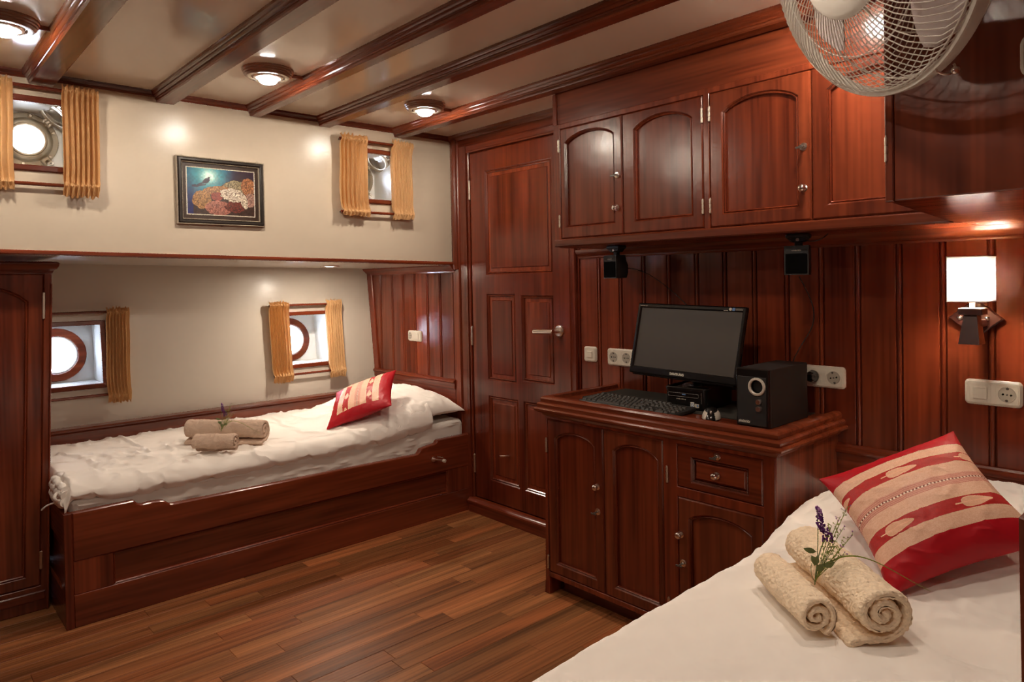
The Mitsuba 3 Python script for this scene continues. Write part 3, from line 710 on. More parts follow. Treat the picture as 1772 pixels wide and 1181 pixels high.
def lower(label, y0, y1, seed, skew=0.0): curtain(label, y0, y1, 1.106, 0.658, xh(0.882) + 0.032, G, R3, seed, lean=xh(0.658) - xh(1.106), skew=skew)
lower('golden gathered curtain over the left bunk beside the locker', 0.800, 0.898, 5, -0.014)
lower('golden gathered curtain over the bunk, left of the wooden porthole nearest the cushion', 1.608, 1.722, 6, -0.008)
lower('golden gathered curtain over the bunk, right of the wooden porthole and above the red cushion', 1.950, 2.048, 7, -0.006)

# ================================================================ framed picture on the upper wall
k = thing('picture_frame', 'framed underwater photograph of a diver above coral on the cream wall', 'picture')
A = (0.8895, 1.452, 1.2465, 1.7255)
def ring(a, b, depth, bev, w0): return plate(sbox(A[0] + a, A[1] + a, A[2] - a, A[3] - a).difference(sbox(A[0] + b, A[1] + b, A[2] - b, A[3] - b)), depth, bev, w0)
put('outer_rim', in_wall(ring(0.0, 0.005, 0.020, 0.002, 0.001)), 'frame_silver', k)
put('frame_moulding', in_wall(ring(0.005, 0.020, 0.024, 0.004, 0.001)), 'frame_black', k)
put('inner_rim', in_wall(ring(0.020, 0.0235, 0.017, 0.0015, 0.001)), 'frame_silver', k)
put('mat_board', in_wall(plate(sbox(A[0] + 0.0225, A[1] + 0.0225, A[2] - 0.0225, A[3] - 0.0225), 0.006, 0.0005, 0.001)), 'mat_board', k)
I = (0.9325, 1.4955, 1.2045, 1.6825)
put('white_edge', in_wall(plate(sbox(I[0] - 0.004, I[1] - 0.004, I[2] + 0.004, I[3] + 0.004), 0.0016, 0.0004, 0.0068)), 'white_mark', k)
ph = trimesh.Trimesh([[0.0 + XU + 0.0090, I[0], I[1]], [XU + 0.0090, I[2], I[1]], [XU + 0.0090, I[2], I[3]], [XU + 0.0090, I[0], I[3]]], [[0, 1, 2], [0, 2, 3]], process=False)
put('photograph', ph, 'photo_print', k, uv=np.array([[0, 0], [1, 0], [1, 1], [0, 1]], float), label='colour print of a diver silhouette above orange and white coral')
for y in (0.915, 1.222): put('hanger', left_wall(tube([(y + 0.006 * math.cos(t), 1.7255 + 0.006 * math.sin(t), 0.006) for t in np.linspace(0, math.pi, 10)], 0.0012, 6), XU), 'aged_steel', k, smooth=40)
put('hanger', left_wall(tube([(1.068 + 0.005 * math.cos(t), 1.4515 - 0.004 * math.sin(t), 0.006) for t in np.linspace(0, math.pi, 10)], 0.0012, 6), XU), 'dark_metal', k, smooth=40)

# ================================================================ locker at the left edge
k = thing('locker', 'tall dark mahogany locker with an arched door cut by the left edge of the photo', 'locker')
XL = -3.112
def lean(m, f=0.035):
    v = m.vertices.copy(); v[:, 1] += f * v[:, 2]
    return trimesh.Trimesh(v, m.faces, process=False)
lw = lambda poly, d, b, w0, x=XL: lean(left_wall(plate(poly, d, b, w0), x))
put('body', lean(box(-3.93, XL - 0.020, YB, 0.445, 0.0, 1.272, 0.002)), 'wood', k, d=0)
dr_ = (-0.10, 0.0955, 0.4195, 1.258)
put('face_frame', lw(sbox(YB, 0.0, 0.447, 1.272).difference(sbox(*[dr_[0] - 0.002, dr_[1] - 0.002, dr_[2] + 0.0015, dr_[3] + 0.002])), 0.02, 0.003, -0.02), 'wood', k, d=0)
pn = arch(-0.03, 0.371, 0.137, 1.155, 1.225)
d_ = put('door', lw(sbox(*dr_).difference(pn), 0.019, 0.004, -0.018), 'wood', k, d=0)
put('panel', lw(pn.buffer(0.003), 0.006, 0.001, -0.015), 'wood', d_, d=0)
put('panel_bead', lw(pn.difference(pn.buffer(-0.007)), 0.011, 0.003, -0.010), 'wood', d_, d=0)
for a, b in ((1.09, 1.19), (0.155, 0.222)):
    key = fresh(d_ + '__hinge')
    m = lean(box(XL - 0.004, XL + 0.006, 0.416, 0.4265, a, b, 0.002))
    scene[key] = mikit.ply(m, 'aged_steel')
put('cornice', mould([(0, 1.258), (0.004, 1.262), (0.006, 1.270), (0.016, 1.277), (0.022, 1.288), (0.024, 1.298), (0.016, 1.304), (-0.02, 1.306), (-0.02, 1.258)], [(XL, YB), (XL, 0.489), (-3.8, 0.489)]), 'wood', k, d=2, smooth=25)
put('side_bead', lean(left_wall(plate(sbox(0.441, 0.0, 0.4475, 1.22), 0.006, 0.002, 0.0), XL)), 'wood', k, d=0)
put('toe_rail', lw(sbox(YB, 0.042, 0.436, 0.076), 0.010, 0.004, 0.0), 'wood', k, d=2)

# ================================================================ left bunk
k = thing('bunk_bed', 'built-in mahogany bunk base with a scalloped front board under the portholes', 'bed')
XB = -2.857
def lin(a, b, n=2): return [tuple(np.array(a) + (np.array(b) - np.array(a)) * t) for t in np.linspace(0, 1, n)]
top_edge = [(0.4615, 0.409), (0.684, 0.4095), (0.690, 0.406), (0.697, 0.396), (0.706, 0.391), (0.716, 0.3895), (0.745, 0.3905), (0.775, 0.389), (0.790, 0.385), (0.803, 0.375), (0.811, 0.369), (0.822, 0.3665),
            (1.10, 0.3625), (1.50, 0.3565), (1.945, 0.350), (1.957, 0.352), (1.966, 0.360), (1.972, 0.370), (1.980, 0.374), (1.995, 0.3765), (2.060, 0.384), (2.068, 0.387), (2.073, 0.396), (2.080, 0.400), (2.095, 0.401), (2.25, 0.401), (2.268, 0.404), (2.283, 0.410)]
in_bed = lambda poly, d, b, w0=0.0: left_wall(plate(poly, d, b, w0), XB)
put('front_board', in_bed(Polygon([(0.488, 0.2355), (2.283, 0.2355)] + [q for q in top_edge[::-1] if q[0] > 0.488] + [(0.488, 0.409)]), 0.026, 0.004, -0.024), 'wood', k, d=2, seed=40)
put('corner_post', in_bed(sbox(0.4615, 0.0, 0.4875, 0.4088), 0.026, 0.002, -0.0245), 'wood', k, d=0)
pan = sbox(0.613, 0.1165, 2.140, 0.2305)
put('bottom_rail', in_bed(sbox(0.488, 0.0, 2.283, 0.1165), 0.024, 0.002, -0.0245), 'wood', k, d=2)
put('stile', in_bed(sbox(0.488, 0.1167, 0.613, 0.2352), 0.024, 0.002, -0.0245), 'wood', k, d=0)
put('stile', in_bed(sbox(2.140, 0.1167, 2.283, 0.2352), 0.024, 0.002, -0.0245), 'wood', k, d=0)
put('panel', in_bed(sbox(0.60, 0.10, 2.15, 0.2355), 0.006, 0.001, -0.022), 'wood', k, d=2)
put('panel_bead', in_bed(sbox(0.613, 0.1167, 2.140, 0.2354).difference(sbox(0.620, 0.1237, 2.133, 0.2284)), 0.018, 0.005, -0.020), 'wood', k, d=2)
# the end board next to the locker, with a recessed panel
eb = Polygon([(-3.76, 0.0), (XB - 0.024, 0.0), (XB - 0.024, 0.4085), (-3.76, 0.4085)]).difference(sbox(-3.70, 0.13, -2.93, 0.30))
put('end_board', far_wall(plate(eb, 0.022, 0.004, -0.022), 0.4617), 'wood', k, d=1)
put('end_panel', box(-3.72, -2.91, 0.4705, 0.4765, 0.11, 0.32, 0.001), 'wood', k, d=1)
put('base', box(-3.76, XB - 0.03, 0.49, 2.28, 0.20, 0.245, 0.002), 'wood', k, d=2)
# ledge along the hull
put('ledge', mould([(0.0, 0.40), (0.0, 0.540), (-0.004, 0.546), (0.006, 0.548), (0.008, 0.556), (0.004, 0.562), (-0.075, 0.562), (-0.075, 0.40)], [(-3.695, 0.44), (-3.695, 2.286)]), 'wood', k, d=2, smooth=25)
# door stop / bolt on the front board
o = (XB + 0.002, 2.048, 0.309)
put('door_stop', join(axis_to(lathe([(0, 0.006), (0.012, 0.006), (0.014, 0.003), (0.014, 0)], 24), o, (1, 0.0, 0.0)), axis_to(lathe([(0, 0.075), (0.0055, 0.075), (0.0055, 0)], 16), o, (1, 0.1, 0.05)),
    axis_to(lathe([(0, 0.060), (0.004, 0.058), (0.004, 0.02), (0, 0.018)], 12), (o[0], o[1] + 0.004, o[2] + 0.014), (1, 0.25, 0.0))), 'nickel', k, smooth=40, label='small chrome door stop')
put('stop_tip', axis_to(lathe([(0, 0.016), (0.006, 0.016), (0.0095, 0.013), (0.0095, 0.003), (0.008, 0.0), (0, 0)], 20), (o[0] + 0.072, o[1] + 0.0072, o[2] + 0.0036), (1, 0.1, 0.05)), 'silver_plastic', k, smooth=40)

# ================================================================ bedding
def wrinkle(P, amp, freq, seed, dirw=(1, 1, 1), octaves=4):
    return amp * (meshkit.fbm(np.asarray(P) * np.asarray(dirw) * freq, octaves, seed) - 0.5) * 2

def ridge(P, amp, freq, seed, dirw):
    a = meshkit.fbm(np.asarray(P) * np.asarray(dirw) * freq, 3, seed)
    return amp * np.maximum(0, 1 - np.abs(a - 0.5) * 9) ** 2

def smooth01(a, b, t):
    t = np.clip((t - a) / (b - a), 0, 1); return t * t * (3 - 2 * t)

k = thing('mattress', 'thin mattress in a white fitted sheet inside the left bunk', 'mattress')
m = rbox(-3.66, -2.886, 0.485, 2.266, 0.246, 0.452, 0.028)
m = m.subdivide_to_size(0.03)
v = m.vertices
v = v + np.c_[np.zeros(len(v)), np.zeros(len(v)), ridge(v, 0.006, 1.0, 5, (14, 22, 9))] + np.c_[ridge(v, 0.006, 1.0, 6, (4, 26, 10)) * (v[:, 0] > -2.93), np.zeros(len(v)), np.zeros(len(v))]
v[:, 2] += 0.028 * smooth01(1.75, 2.2, v[:, 1]) * (v[:, 2] > 0.40)
m = trimesh.Trimesh(v, m.faces, process=False)
put('sheet', m, 'sheet_linen', k, smooth=True)

def bed_top1(X, Y):
    z = 0.494 + 0.010 * (1 - smooth01(0.5, 0.75, Y)) + 0.105 * smooth01(1.52, 2.02, Y) * smooth01(-3.68, -3.42, X) * (1 - 0.30 * smooth01(-3.05, -2.88, X))
    return z
k = thing('duvet', 'white cotton duvet spread over the left bunk', 'duvet')
ny, nx = 220, 130
ys = np.linspace(0.468, 2.06, ny)
s = np.linspace(0, 1, nx)
rows = []
for y in ys:
    zb = np.interp(y, [0.46, 0.60, 0.70, 0.88, 1.185, 1.541, 1.75, 1.88, 2.06], [0.447, 0.430, 0.419, 0.421, 0.416, 0.416, 0.425, 0.441, 0.462])
    ft = 0.885 + 0.01 * math.sin(y * 7)
    flat = s < ft
    Xs = np.where(flat, -3.692 + (s / ft) * (-2.935 + 3.692), 0)
    Zs = bed_top1(Xs, y)
    ztop = bed_top1(np.array(-2.935), y)
    a = np.clip((s - ft) / (1 - ft), 0, 1) * math.pi * 0.62
    xr = -2.935 + 0.066 * np.sin(np.minimum(a, math.pi / 2)) - 0.012 * np.maximum(0, a - math.pi / 2) * 3
    zr = ztop - (ztop - zb) * (1 - np.cos(np.minimum(a, math.pi))) / (1 - math.cos(math.pi * 0.62))
    rows.append(np.stack([np.where(flat, Xs, xr), np.full(nx, y), np.where(flat, Zs, zr)], 1))
P = np.array(rows)
P[..., 2] += wrinkle(P, 0.012, 1.0, 3, (5, 3.2, 4)) * 0.8 + ridge(P, 0.011, 1.0, 8, (4, 9, 6)) + ridge(P, 0.007, 1.0, 18, (12, 7, 6)) + wrinkle(P, 0.003, 1.0, 9, (20, 14, 14))
P[..., 0] += wrinkle(P, 0.006, 1.0, 13, (3, 12, 6)) * smooth01(-3.0, -2.9, P[..., 0])
end = (1 - smooth01(0.468, 0.50, P[..., 1]))
P[..., 2] -= 0.045 * end ** 2
m1 = quads(P)
put('cover', m1, 'linen', k, smooth=True)
# the folded end beside the locker: rolls of the cover with a tie ribbon
e = []
for j, (dz, r) in enumerate(((0.440, 0.022), (0.468, 0.020), (0.488, 0.014))):
    q = np.stack([np.linspace(-3.095, -2.892, 40), 0.474 + 0.003 * np.sin(np.linspace(0, 25, 40) + j), dz + 0.003 * np.sin(np.linspace(0, 14, 40) + 2 * j)], 1)
    e.append(tube(q, r * (0.9 + 0.15 * np.sin(np.linspace(0, 30, 40) + j)), 14))
put('folded_end', join(e), 'linen', k, smooth=60)
put('tie_ribbon', join(tube(bez((-2.905, 0.452, 0.478), (-2.85, 0.430, 0.478), (-2.865, 0.44, 0.462), (-2.885, 0.452, 0.455), n=12), 0.0055, 8), tube(bez((-2.885, 0.452, 0.450), (-2.88, 0.42, 0.455), (-2.90, 0.405, 0.43), n=12), 0.003, 8)), 'sheet_linen', k, smooth=60)

def pillow(k, part, c, ux, uy, h, mat, up=(0, 0, 1), seed=0, n=64, pinch=0.10, power=0.5, uvs=None, droop=0.0, lumpy=0.006, flat_bottom=0.35):
    """A stuffed cover: half axes ux, uy, thickness h above and below the middle sheet."""
    ux, uy = np.asarray(ux, float), np.asarray(uy, float)
    w = np.cross(ux, uy); w /= np.linalg.norm(w)
    t = np.sin(np.linspace(-1, 1, n) * math.pi / 2)
    S, Tt = np.meshgrid(t, t, indexing='ij')
    prof = (np.clip(1 - S ** 2, 0, 1) * np.clip(1 - Tt ** 2, 0, 1)) ** power
    a = S * (1 - pinch * (1 - Tt ** 2) * np.abs(S) ** 2)
    b = Tt * (1 - pinch * (1 - S ** 2) * np.abs(Tt) ** 2)
    out = []
    for sgn, hh in ((1, h), (-1, h * flat_bottom)):
        P = np.asarray(c) + a[..., None] * ux + b[..., None] * uy
        nz = meshkit.fbm(np.stack([S * 2.2, Tt * 2.2, np.full_like(S, seed + sgn)], -1), 4, seed) - 0.5
        rid = np.maximum(0, 1 - np.abs(meshkit.fbm(np.stack([S * 3.1 + 4, Tt * 3.1, np.full_like(S, seed + 3.0)], -1), 3, seed + 2) - 0.5) * 8) ** 2
        P = P + (sgn * hh * prof + lumpy * (2 * nz + 0.9 * rid) * np.minimum(prof * 2, 1))[..., None] * w
        P[..., 2] -= droop * (np.abs(S) * np.abs(Tt)) ** 3
        m = quads(P)
        if sgn < 0: m.faces = m.faces[:, ::-1]
        out.append((m, np.c_[S.ravel(), Tt.ravel()]))
    m = trimesh.util.concatenate([o[0] for o in out])
    uv = None
    if uvs is not None:
        uv = np.vstack([np.c_[out[0][1][:, 0], out[0][1][:, 1] * uvs[0] + uvs[1]], np.c_[out[1][1][:, 0] + 5, out[1][1][:, 1]]])
    return put(part, m, mat, k, smooth=True, uv=uv)

k = thing('pillow', 'plump white pillow at the door end of the left bunk', 'pillow')
pillow(k, 'case', (-3.232, 2.062, 0.545), (0.362, 0.0, -0.016), (0.0, 0.204, 0.014), 0.085, 'linen', seed=4, pinch=0.05, power=0.42, droop=0.02, lumpy=0.010, flat_bottom=0.7)

# ---- cushions
k = thing('cushion', 'red and cream striped cushion leaning on the white pillow of the left bunk', 'cushion', None)
pillow(k, 'cover', (-3.079, 1.783, 0.623), (0.115, 0.112, 0.058), (-0.125, 0.095, 0.065), 0.052, 'cushion_cloth', seed=21, uvs=(1.0, 0.0), pinch=0.09, power=0.5, lumpy=0.004, flat_bottom=0.9)
# ================================================================ desk cabinet
k = thing('desk_cabinet', 'mahogany desk cabinet with arched doors and a moulded top against the planked wall', 'cabinet')
YD = 1.869
fd = lambda poly, d, b, w0=0.0, y=YD: far_wall(plate(poly, d, b, w0), y)
put('body', box(-1.862, -0.956, YD + 0.024, YR - 0.004, 0.075, 0.700, 0.002), 'wood', k, d=0)
put('plinth', box(-1.850, -0.965, 1.930, YR - 0.004, 0.0, 0.075, 0.001), 'wood', k, d=1)
op = [(-1.866, 0.088, -1.590, 0.6735), (-1.590, 0.088, -1.338, 0.6735), (-1.2845, 0.535, -0.993, 0.671), (-1.2845, 0.088, -0.993, 0.5035)]
poly = sbox(-1.872, 0.068, -0.953, 0.700)
for o in op: poly = poly.difference(sbox(*o))
put('face_frame', fd(poly, 0.024, 0.002, -0.024), 'wood', k, d=0)
put('corner_post', join(fd(Polygon([(-1.895, 0.0), (-1.868, 0.0), (-1.868, 0.700), (-1.877, 0.700), (-1.890, 0.05)]), 0.026, 0.003, -0.026), box(-1.890, -1.868, YD + 0.02, YR - 0.01, 0.0, 0.70, 0.002)), 'wood', k, d=0)
put('side_panel', box(-0.957, -0.9525, YD + 0.002, YR - 0.002, 0.0, 0.700, 0.001), 'wood', k, d=0)
put('post_bead', box(-0.967, -0.955, YD - 0.003, YD + 0.004, 0.068, 0.69, 0.002), 'wood', k, d=0)

def knob(x, z, y, parent):
    put('knob', axis_to(lathe([(0, 0.024), (0.006, 0.0235), (0.0095, 0.021), (0.0110, 0.017), (0.0100, 0.013), (0.0060, 0.010), (0.0045, 0.006), (0.006, 0.003), (0.011, 0.0015), (0.011, 0.0)], 24), (x, y, z), (0, -1, 0)), 'nickel', parent, smooth=35)
def lock(x, z, y, parent, left=True):
    k2 = put('lock', axis_to(lathe([(0, 0.007), (0.005, 0.007), (0.0055, 0.004), (0.0105, 0.0035), (0.0118, 0.0015), (0.0118, 0.0)], 24), (x, y, z), (0, -1, 0)), 'nickel', parent, smooth=35)
    put('key', join(far_wall(plate(rrect(x - 0.004, x + 0.004, z - 0.0015, z + 0.0015, 0.001), 0.014, 0.0005, 0.006), y),
                    far_wall(plate(rrect(x - 0.0150, x + 0.0085, z - 0.0068, z - 0.0005, 0.003), 0.003, 0.0008, 0.020), y), axis_to(lathe([(0, 0.024), (0.0028, 0.023), (0.0028, 0.0), (0, 0)], 10), (x, y, z), (0, -1, 0))), 'dark_metal', parent)

def door(o, pn, y, parent, hinge_x=None, hinge_z=(), seed=None, gap=0.0012):
    d_ = put('door', far_wall(plate(sbox(o[0] + gap, o[1] + gap, o[2] - gap, o[3] - gap).difference(pn), 0.022, 0.0045, -0.021), y), 'wood', parent, d=0, seed=seed)
    put('panel', far_wall(plate(pn.buffer(0.003), 0.006, 0.001, -0.018), y), 'wood', d_, d=0)
    put('panel_bead', far_wall(plate(pn.difference(pn.buffer(-0.0055)), 0.010, 0.003, -0.0115), y), 'wood', d_, d=0)
    for a, b in hinge_z: hinge(hinge_x, a, b, y, d_)
    return d_
d1 = door(op[0], arch(-1.8245, -1.6325, 0.130, 0.603, 0.634), YD, k, -1.869, ((0.545, 0.598), (0.100, 0.150)))
knob(-1.6185, 0.464, YD, d1); lock(-1.6185, 0.375, YD, d1)
d2 = door(op[1], arch(-1.544, -1.359, 0.128, 0.605, 0.635), YD, k, -1.322, ((0.540, 0.592), (0.118, 0.165)))
d3 = door(op[3], arch(-1.241, -1.030, 0.130, 0.438, 0.466), YD, k)
knob(-1.274, 0.383, YD, d3); lock(-1.266, 0.293, YD, d3)
o = op[2]
dw = put('drawer', fd(sbox(o[0] + 0.0012, o[1] + 0.0012, o[2] - 0.0012, o[3] - 0.0012).difference(sbox(-1.2295, 0.5605, -1.0405, 0.6345)), 0.022, 0.004, -0.021), 'wood', k, d=1)
put('panel', fd(sbox(-1.2255, 0.5645, -1.0445, 0.6305), 0.014, 0.010, -0.018), 'wood', dw, d=1)
put('panel_bead', fd(sbox(-1.2295, 0.5605, -1.0405, 0.6345).difference(sbox(-1.2245, 0.5655, -1.0455, 0.6295)), 0.016, 0.004, -0.018), 'wood', dw, d=1)
knob(-1.143, 0.5965, YD - 0.0, dw); lock(-1.140, 0.655, YD, dw)
tp = [(0.0, 0.684), (0.005, 0.686), (0.012, 0.696), (0.026, 0.702), (0.032, 0.707), (0.033, 0.713), (0.029, 0.718), (0.022, 0.719), (0.024, 0.725), (0.025, 0.731), (0.020, 0.736), (0.012, 0.738), (0.014, 0.744), (0.0145, 0.751), (0.010, 0.757), (0.002, 0.760), (-0.010, 0.760), (-0.015, 0.757), (-0.016, 0.744), (-0.016, 0.684)]
put('top_moulding', mould(tp, [(-1.872, YR), (-1.872, YD), (-0.953, YD), (-0.953, YR)]), 'wood_gloss', k, d=1, smooth=25)
ZT = 0.744
put('desktop', box(-1.862, -0.963, YD + 0.012, YR, 0.705, ZT, 0.001), 'wood_gloss', k, d=1)

# ---- what stands on the desk
k = thing('desk_mat', 'dark grey woven mat under the computer on the desk', 'mat')
put('cloth', box(-1.806, -1.020, 2.005, 2.272, ZT, ZT + 0.003, 0.001), 'mat_fabric', k)

k = thing('keyboard', 'black computer keyboard lying along the front of the desk', 'keyboard')
kx0, kx1, ky0, ky1 = -1.735, -1.312, 1.906, 2.040
skew = 0.0
ka = math.radians(-3.5)
kc = np.array([-1.527, 1.970])
KT = T().translate([float(kc[0]), float(kc[1]), ZT + 0.0005]).rotate([0, 0, 1], math.degrees(ka)).rotate([1, 0, 0], 4.5)
put('tray', rbox(-0.215, 0.215, -0.066, 0.066, 0.0, 0.015, 0.005, 1), 'black_matte', k, to_world=KT, smooth=40)
cap = {}
def keycap(w):
    if w not in cap:
        a = np.array([[-w / 2, -0.0078], [w / 2, -0.0078], [w / 2, 0.0078], [-w / 2, 0.0078]])
        b = a * [1 - 0.006 / w, 0.62] + [0, 0.001]
        rows = [np.c_[a, np.zeros(4)], np.c_[b, np.full(4, 0.0075)]]
        m = quads(rows, closed_v=True)
        m = join(m, trimesh.Trimesh(rows[1], [[0, 1, 2], [0, 2, 3]], process=False))
        cap[w] = mikit.ply(m, 'key_plastic')
    return cap[w]
for r_, (yy, rowk) in enumerate([(-0.051, [1.4, 1.2, 1.4, 6.2, 1.4, 1.2, 1.2, 1.2, -0.3, 1, 1, 1, -0.3, 2, 1]), (-0.032, [2.3] + [1] * 10 + [2.8, -1.3, 1, -1.3, 1, 1, 1, 1]), (-0.013, [1.8] + [1] * 11 + [2.2, -3.6, 1, 1, 1, 1]),
                             (0.006, [1.5] + [1] * 12 + [1.5, -0.3, 1, 1, 1, -0.3, 1, 1, 1, 1]), (0.025, [1] * 13 + [2, -0.3, 1, 1, 1, -0.3, 1, 1, 1, 1]), (0.050, [1, -0.6, 1, 1, 1, 1, -0.4, 1, 1, 1, 1, -0.4, 1, 1, 1, 1, -0.3, 1, 1, 1])]):
    tot = sum(abs(w) for w in rowk); unit = 0.412 / (22.6 if r_ != 5 else tot * 1.17)
    unit = min(unit, 0.0186); xx = -0.206
    for w in rowk:
        if w > 0:
            key = fresh(f'{k}__key')
            scene[key] = {**keycap(round(w * unit - 0.0014, 5)), 'to_world': KT @ T().translate([xx + w * unit / 2, yy, 0.0135])}
        xx += abs(w) * unit

k = thing('mini_computer', 'small glossy black desktop computer under the monitor', 'computer')
mc = np.array([-1.372, 2.142]); ma = math.radians(4)
MT = lambda m: trimesh.Trimesh(np.c_[mc[0] + m.vertices[:, 0] * math.cos(ma) - m.vertices[:, 1] * math.sin(ma), mc[1] + m.vertices[:, 0] * math.sin(ma) + m.vertices[:, 1] * math.cos(ma), m.vertices[:, 2] + ZT + 0.003], m.faces, process=False)
cr = rrect(-0.080, 0.080, -0.105, 0.100, 0.016)
flat = lambda poly, d, b, w0: frame(plate(poly, d, b, w0), (0, 0, 0), (1, 0, 0), (0, 1, 0), (0, 0, 1))
put('case', MT(flat(cr.buffer(-0.003), 0.062, 0.002, 0.004)), 'black_gloss', k)
put('foot', MT(flat(cr.buffer(-0.012), 0.004, 0.0005, 0.0)), 'black_matte', k)
put('top_lip', MT(flat(cr.difference(cr.buffer(-0.005)), 0.012, 0.003, 0.064)), 'black_gloss', k)
put('top_dish', MT(flat(cr.buffer(-0.005), 0.002, 0.0005, 0.0655)), 'black_matte', k)
front = lambda m: MT(frame(m, (0, -0.102, 0), (1, 0, 0), (0, 0, 1), (0, -1, 0)))
put('drive_slot', front(plate(rrect(-0.066, 0.052, 0.042, 0.056, 0.004).difference(rrect(-0.064, 0.050, 0.044, 0.054, 0.003)), 0.0035, 0.0008)), 'dark_metal', k)
put('power_light', front(plate(rrect(-0.012, 0.002, 0.049, 0.0535, 0.001), 0.002, 0.0005)), 'blue_mark', k)
put('chrome_strip', front(plate(rrect(0.0600, 0.0630, 0.025, 0.062, 0.001), 0.003, 0.0008)), 'nickel', k)
put('sticker', front(plate(rrect(0.020, 0.034, 0.010, 0.028, 0.001), 0.0014, 0.0004)), 'white_mark', k)
put('sticker', front(plate(rrect(0.036, 0.052, 0.010, 0.023, 0.001), 0.0014, 0.0004)), 'silver_plastic', k)
put('sticker_mark', front(join(plate(rrect(0.023, 0.031, 0.013, 0.024, 0.001).difference(rrect(0.0245, 0.0295, 0.015, 0.022, 0.0008)), 0.0018, 0.0003), plate(Point(0.047, 0.017).buffer(0.0035), 0.0018, 0.0003))), 'blue_mark', k)
put('name_strip', front(join(*[plate(sbox(-0.033 + i * 0.0046, 0.0330, -0.0300 + i * 0.0046, 0.0352 + 0.0008 * (i % 3)), 0.0016, 0.0003) for i in range(8)])), 'silver_plastic', k)

k = thing('computer_monitor', 'black flat computer monitor tilted back on the desk, its screen off', 'monitor')
o = np.array([-1.6145, 2.050, 0.855])                            # lower left corner of the front
ux = np.array([0.436, 0.0, -0.010]); ux_l = np.linalg.norm(ux); ux /= ux_l
p_tl = np.array([-1.5925, 2.088, 1.1095])
uy = p_tl - o; uy = uy - ux * (uy @ ux); uy_l = np.linalg.norm(uy); uy /= uy_l
sh = float((p_tl - o) @ ux)
wv = np.cross(ux, uy)
MF = lambda m: frame(m, o, ux, uy + ux * (sh / uy_l), wv)
Wm, Hm = 0.436, uy_l
b0, bt, bs = 0.026, 0.0165, 0.0150
put('bezel', MF(plate(sbox(0, 0, Wm, Hm).buffer(-0.004).buffer(0.004).difference(sbox(bs, b0, Wm - bs, Hm - bt)), 0.013, 0.004, -0.012)), 'black_gloss', k)
put('screen', MF(plate(sbox(bs - 0.002, b0 - 0.002, Wm - bs + 0.002, Hm - bt + 0.002), 0.003, 0.0003, -0.008)), 'screen', k, label='dark matte screen, switched off')
put('back_cover', MF(join(plate(sbox(0.006, 0.006, Wm - 0.006, Hm - 0.006), 0.012, 0.001, -0.024), plate(rrect(0.07, Wm - 0.07, 0.05, Hm - 0.05, 0.02), 0.025, 0.01, -0.046))), 'black_matte', k)
put('under_edge', MF(plate(sbox(0.012, -0.006, Wm - 0.012, 0.003), 0.012, 0.002, -0.020)), 'black_gloss', k)
tm = meshkit.text_mesh('SAMSUNG', 0.0085, 0.0008, True)
tm.vertices -= [tm.bounds[:, 0].mean(), 0, 0]
tm.vertices += [Wm * 0.475, 0.0085, 0.0008]
put('logo_lettering', MF(tm), 'white_mark', k, label='pale SAMSUNG lettering')
tm = meshkit.text_mesh('SyncMaster', 0.0042, 0.0006)
tm.vertices += [0.010, Hm - 0.0115, 0.0008]
put('model_lettering', MF(tm), 'silver_plastic', k)
put('sticker', MF(join(plate(Point(Wm - 0.058, Hm - 0.009).buffer(0.0052), 0.0012, 0.0003, 0.0008), plate(sbox(Wm - 0.082, Hm - 0.015, Wm - 0.066, Hm - 0.013), 0.0012, 0.0003, 0.0008))), 'white_mark', k)
put('sticker', MF(plate(rrect(Wm - 0.051, Wm - 0.041, Hm - 0.0145, Hm - 0.004, 0.001), 0.0012, 0.0003, 0.0008)), 'blue_mark', k)
put('sticker', MF(plate(rrect(Wm - 0.039, Wm - 0.012, Hm - 0.013, Hm - 0.005, 0.001), 0.0012, 0.0003, 0.0008)), 'dark_metal', k)
sc = np.array([-1.372, 2.150])
put('stand', join(tube([(-1.385, 2.10, 0.90), (-1.382, 2.135, 0.86), (-1.376, 2.150, 0.822)], [0.026, 0.022, 0.024], 16), axis_to(lathe([(0, 0.012), (0.055, 0.010), (0.068, 0.004), (0.070, 0.0), (0, 0)], 40), (sc[0], sc[1], 0.8135), (0, 0, 1))), 'black_gloss', k, smooth=40)

k = thing('computer_mouse', 'black and silver computer mouse beside the keyboard', 'mouse')
mp = np.array([-1.222, 1.972]); mang = math.radians(-62)
def mouse_shell(a0, a1, r0, r1, sc_=1.0):
    th = np.linspace(a0, a1, 30)
    rows = []
    for t in np.linspace(r0, r1, 12):
        ph_ = t * math.pi / 2
        x = 0.050 * np.cos(th) * math.cos(ph_) * sc_
        y = 0.029 * np.sin(th) * (1 - 0.18 * np.abs(np.cos(th)) ** 2) * math.cos(ph_) * sc_
        z = (0.032 * math.sin(ph_)) * (1 - 0.30 * (np.cos(th) * math.cos(ph_))) * sc_ + 0.003
        rows.append(np.stack([mp[0] + x * math.cos(mang) - y * math.sin(mang), mp[1] + x * math.sin(mang) + y * math.cos(mang), z + ZT], 1))
    return rows
put('shell', quads(mouse_shell(0, 2 * math.pi, 0, 1)), 'black_gloss', k, smooth=True)
put('side_trim', join(quads(mouse_shell(math.radians(35), math.radians(160), 0.0, 0.55, 1.02)), quads(mouse_shell(math.radians(200), math.radians(325), 0.0, 0.55, 1.02))), 'silver_plastic', k, smooth=True)
put('scroll_wheel', axis_to(lathe([(0, 0.003), (0.008, 0.003), (0.009, 0.0), (0.008, -0.003), (0, -0.003)], 20), (mp[0] + 0.026 * math.cos(mang), mp[1] + 0.026 * math.sin(mang), ZT + 0.0235), (-math.sin(mang), math.cos(mang), 0)), 'nickel', k, smooth=40)

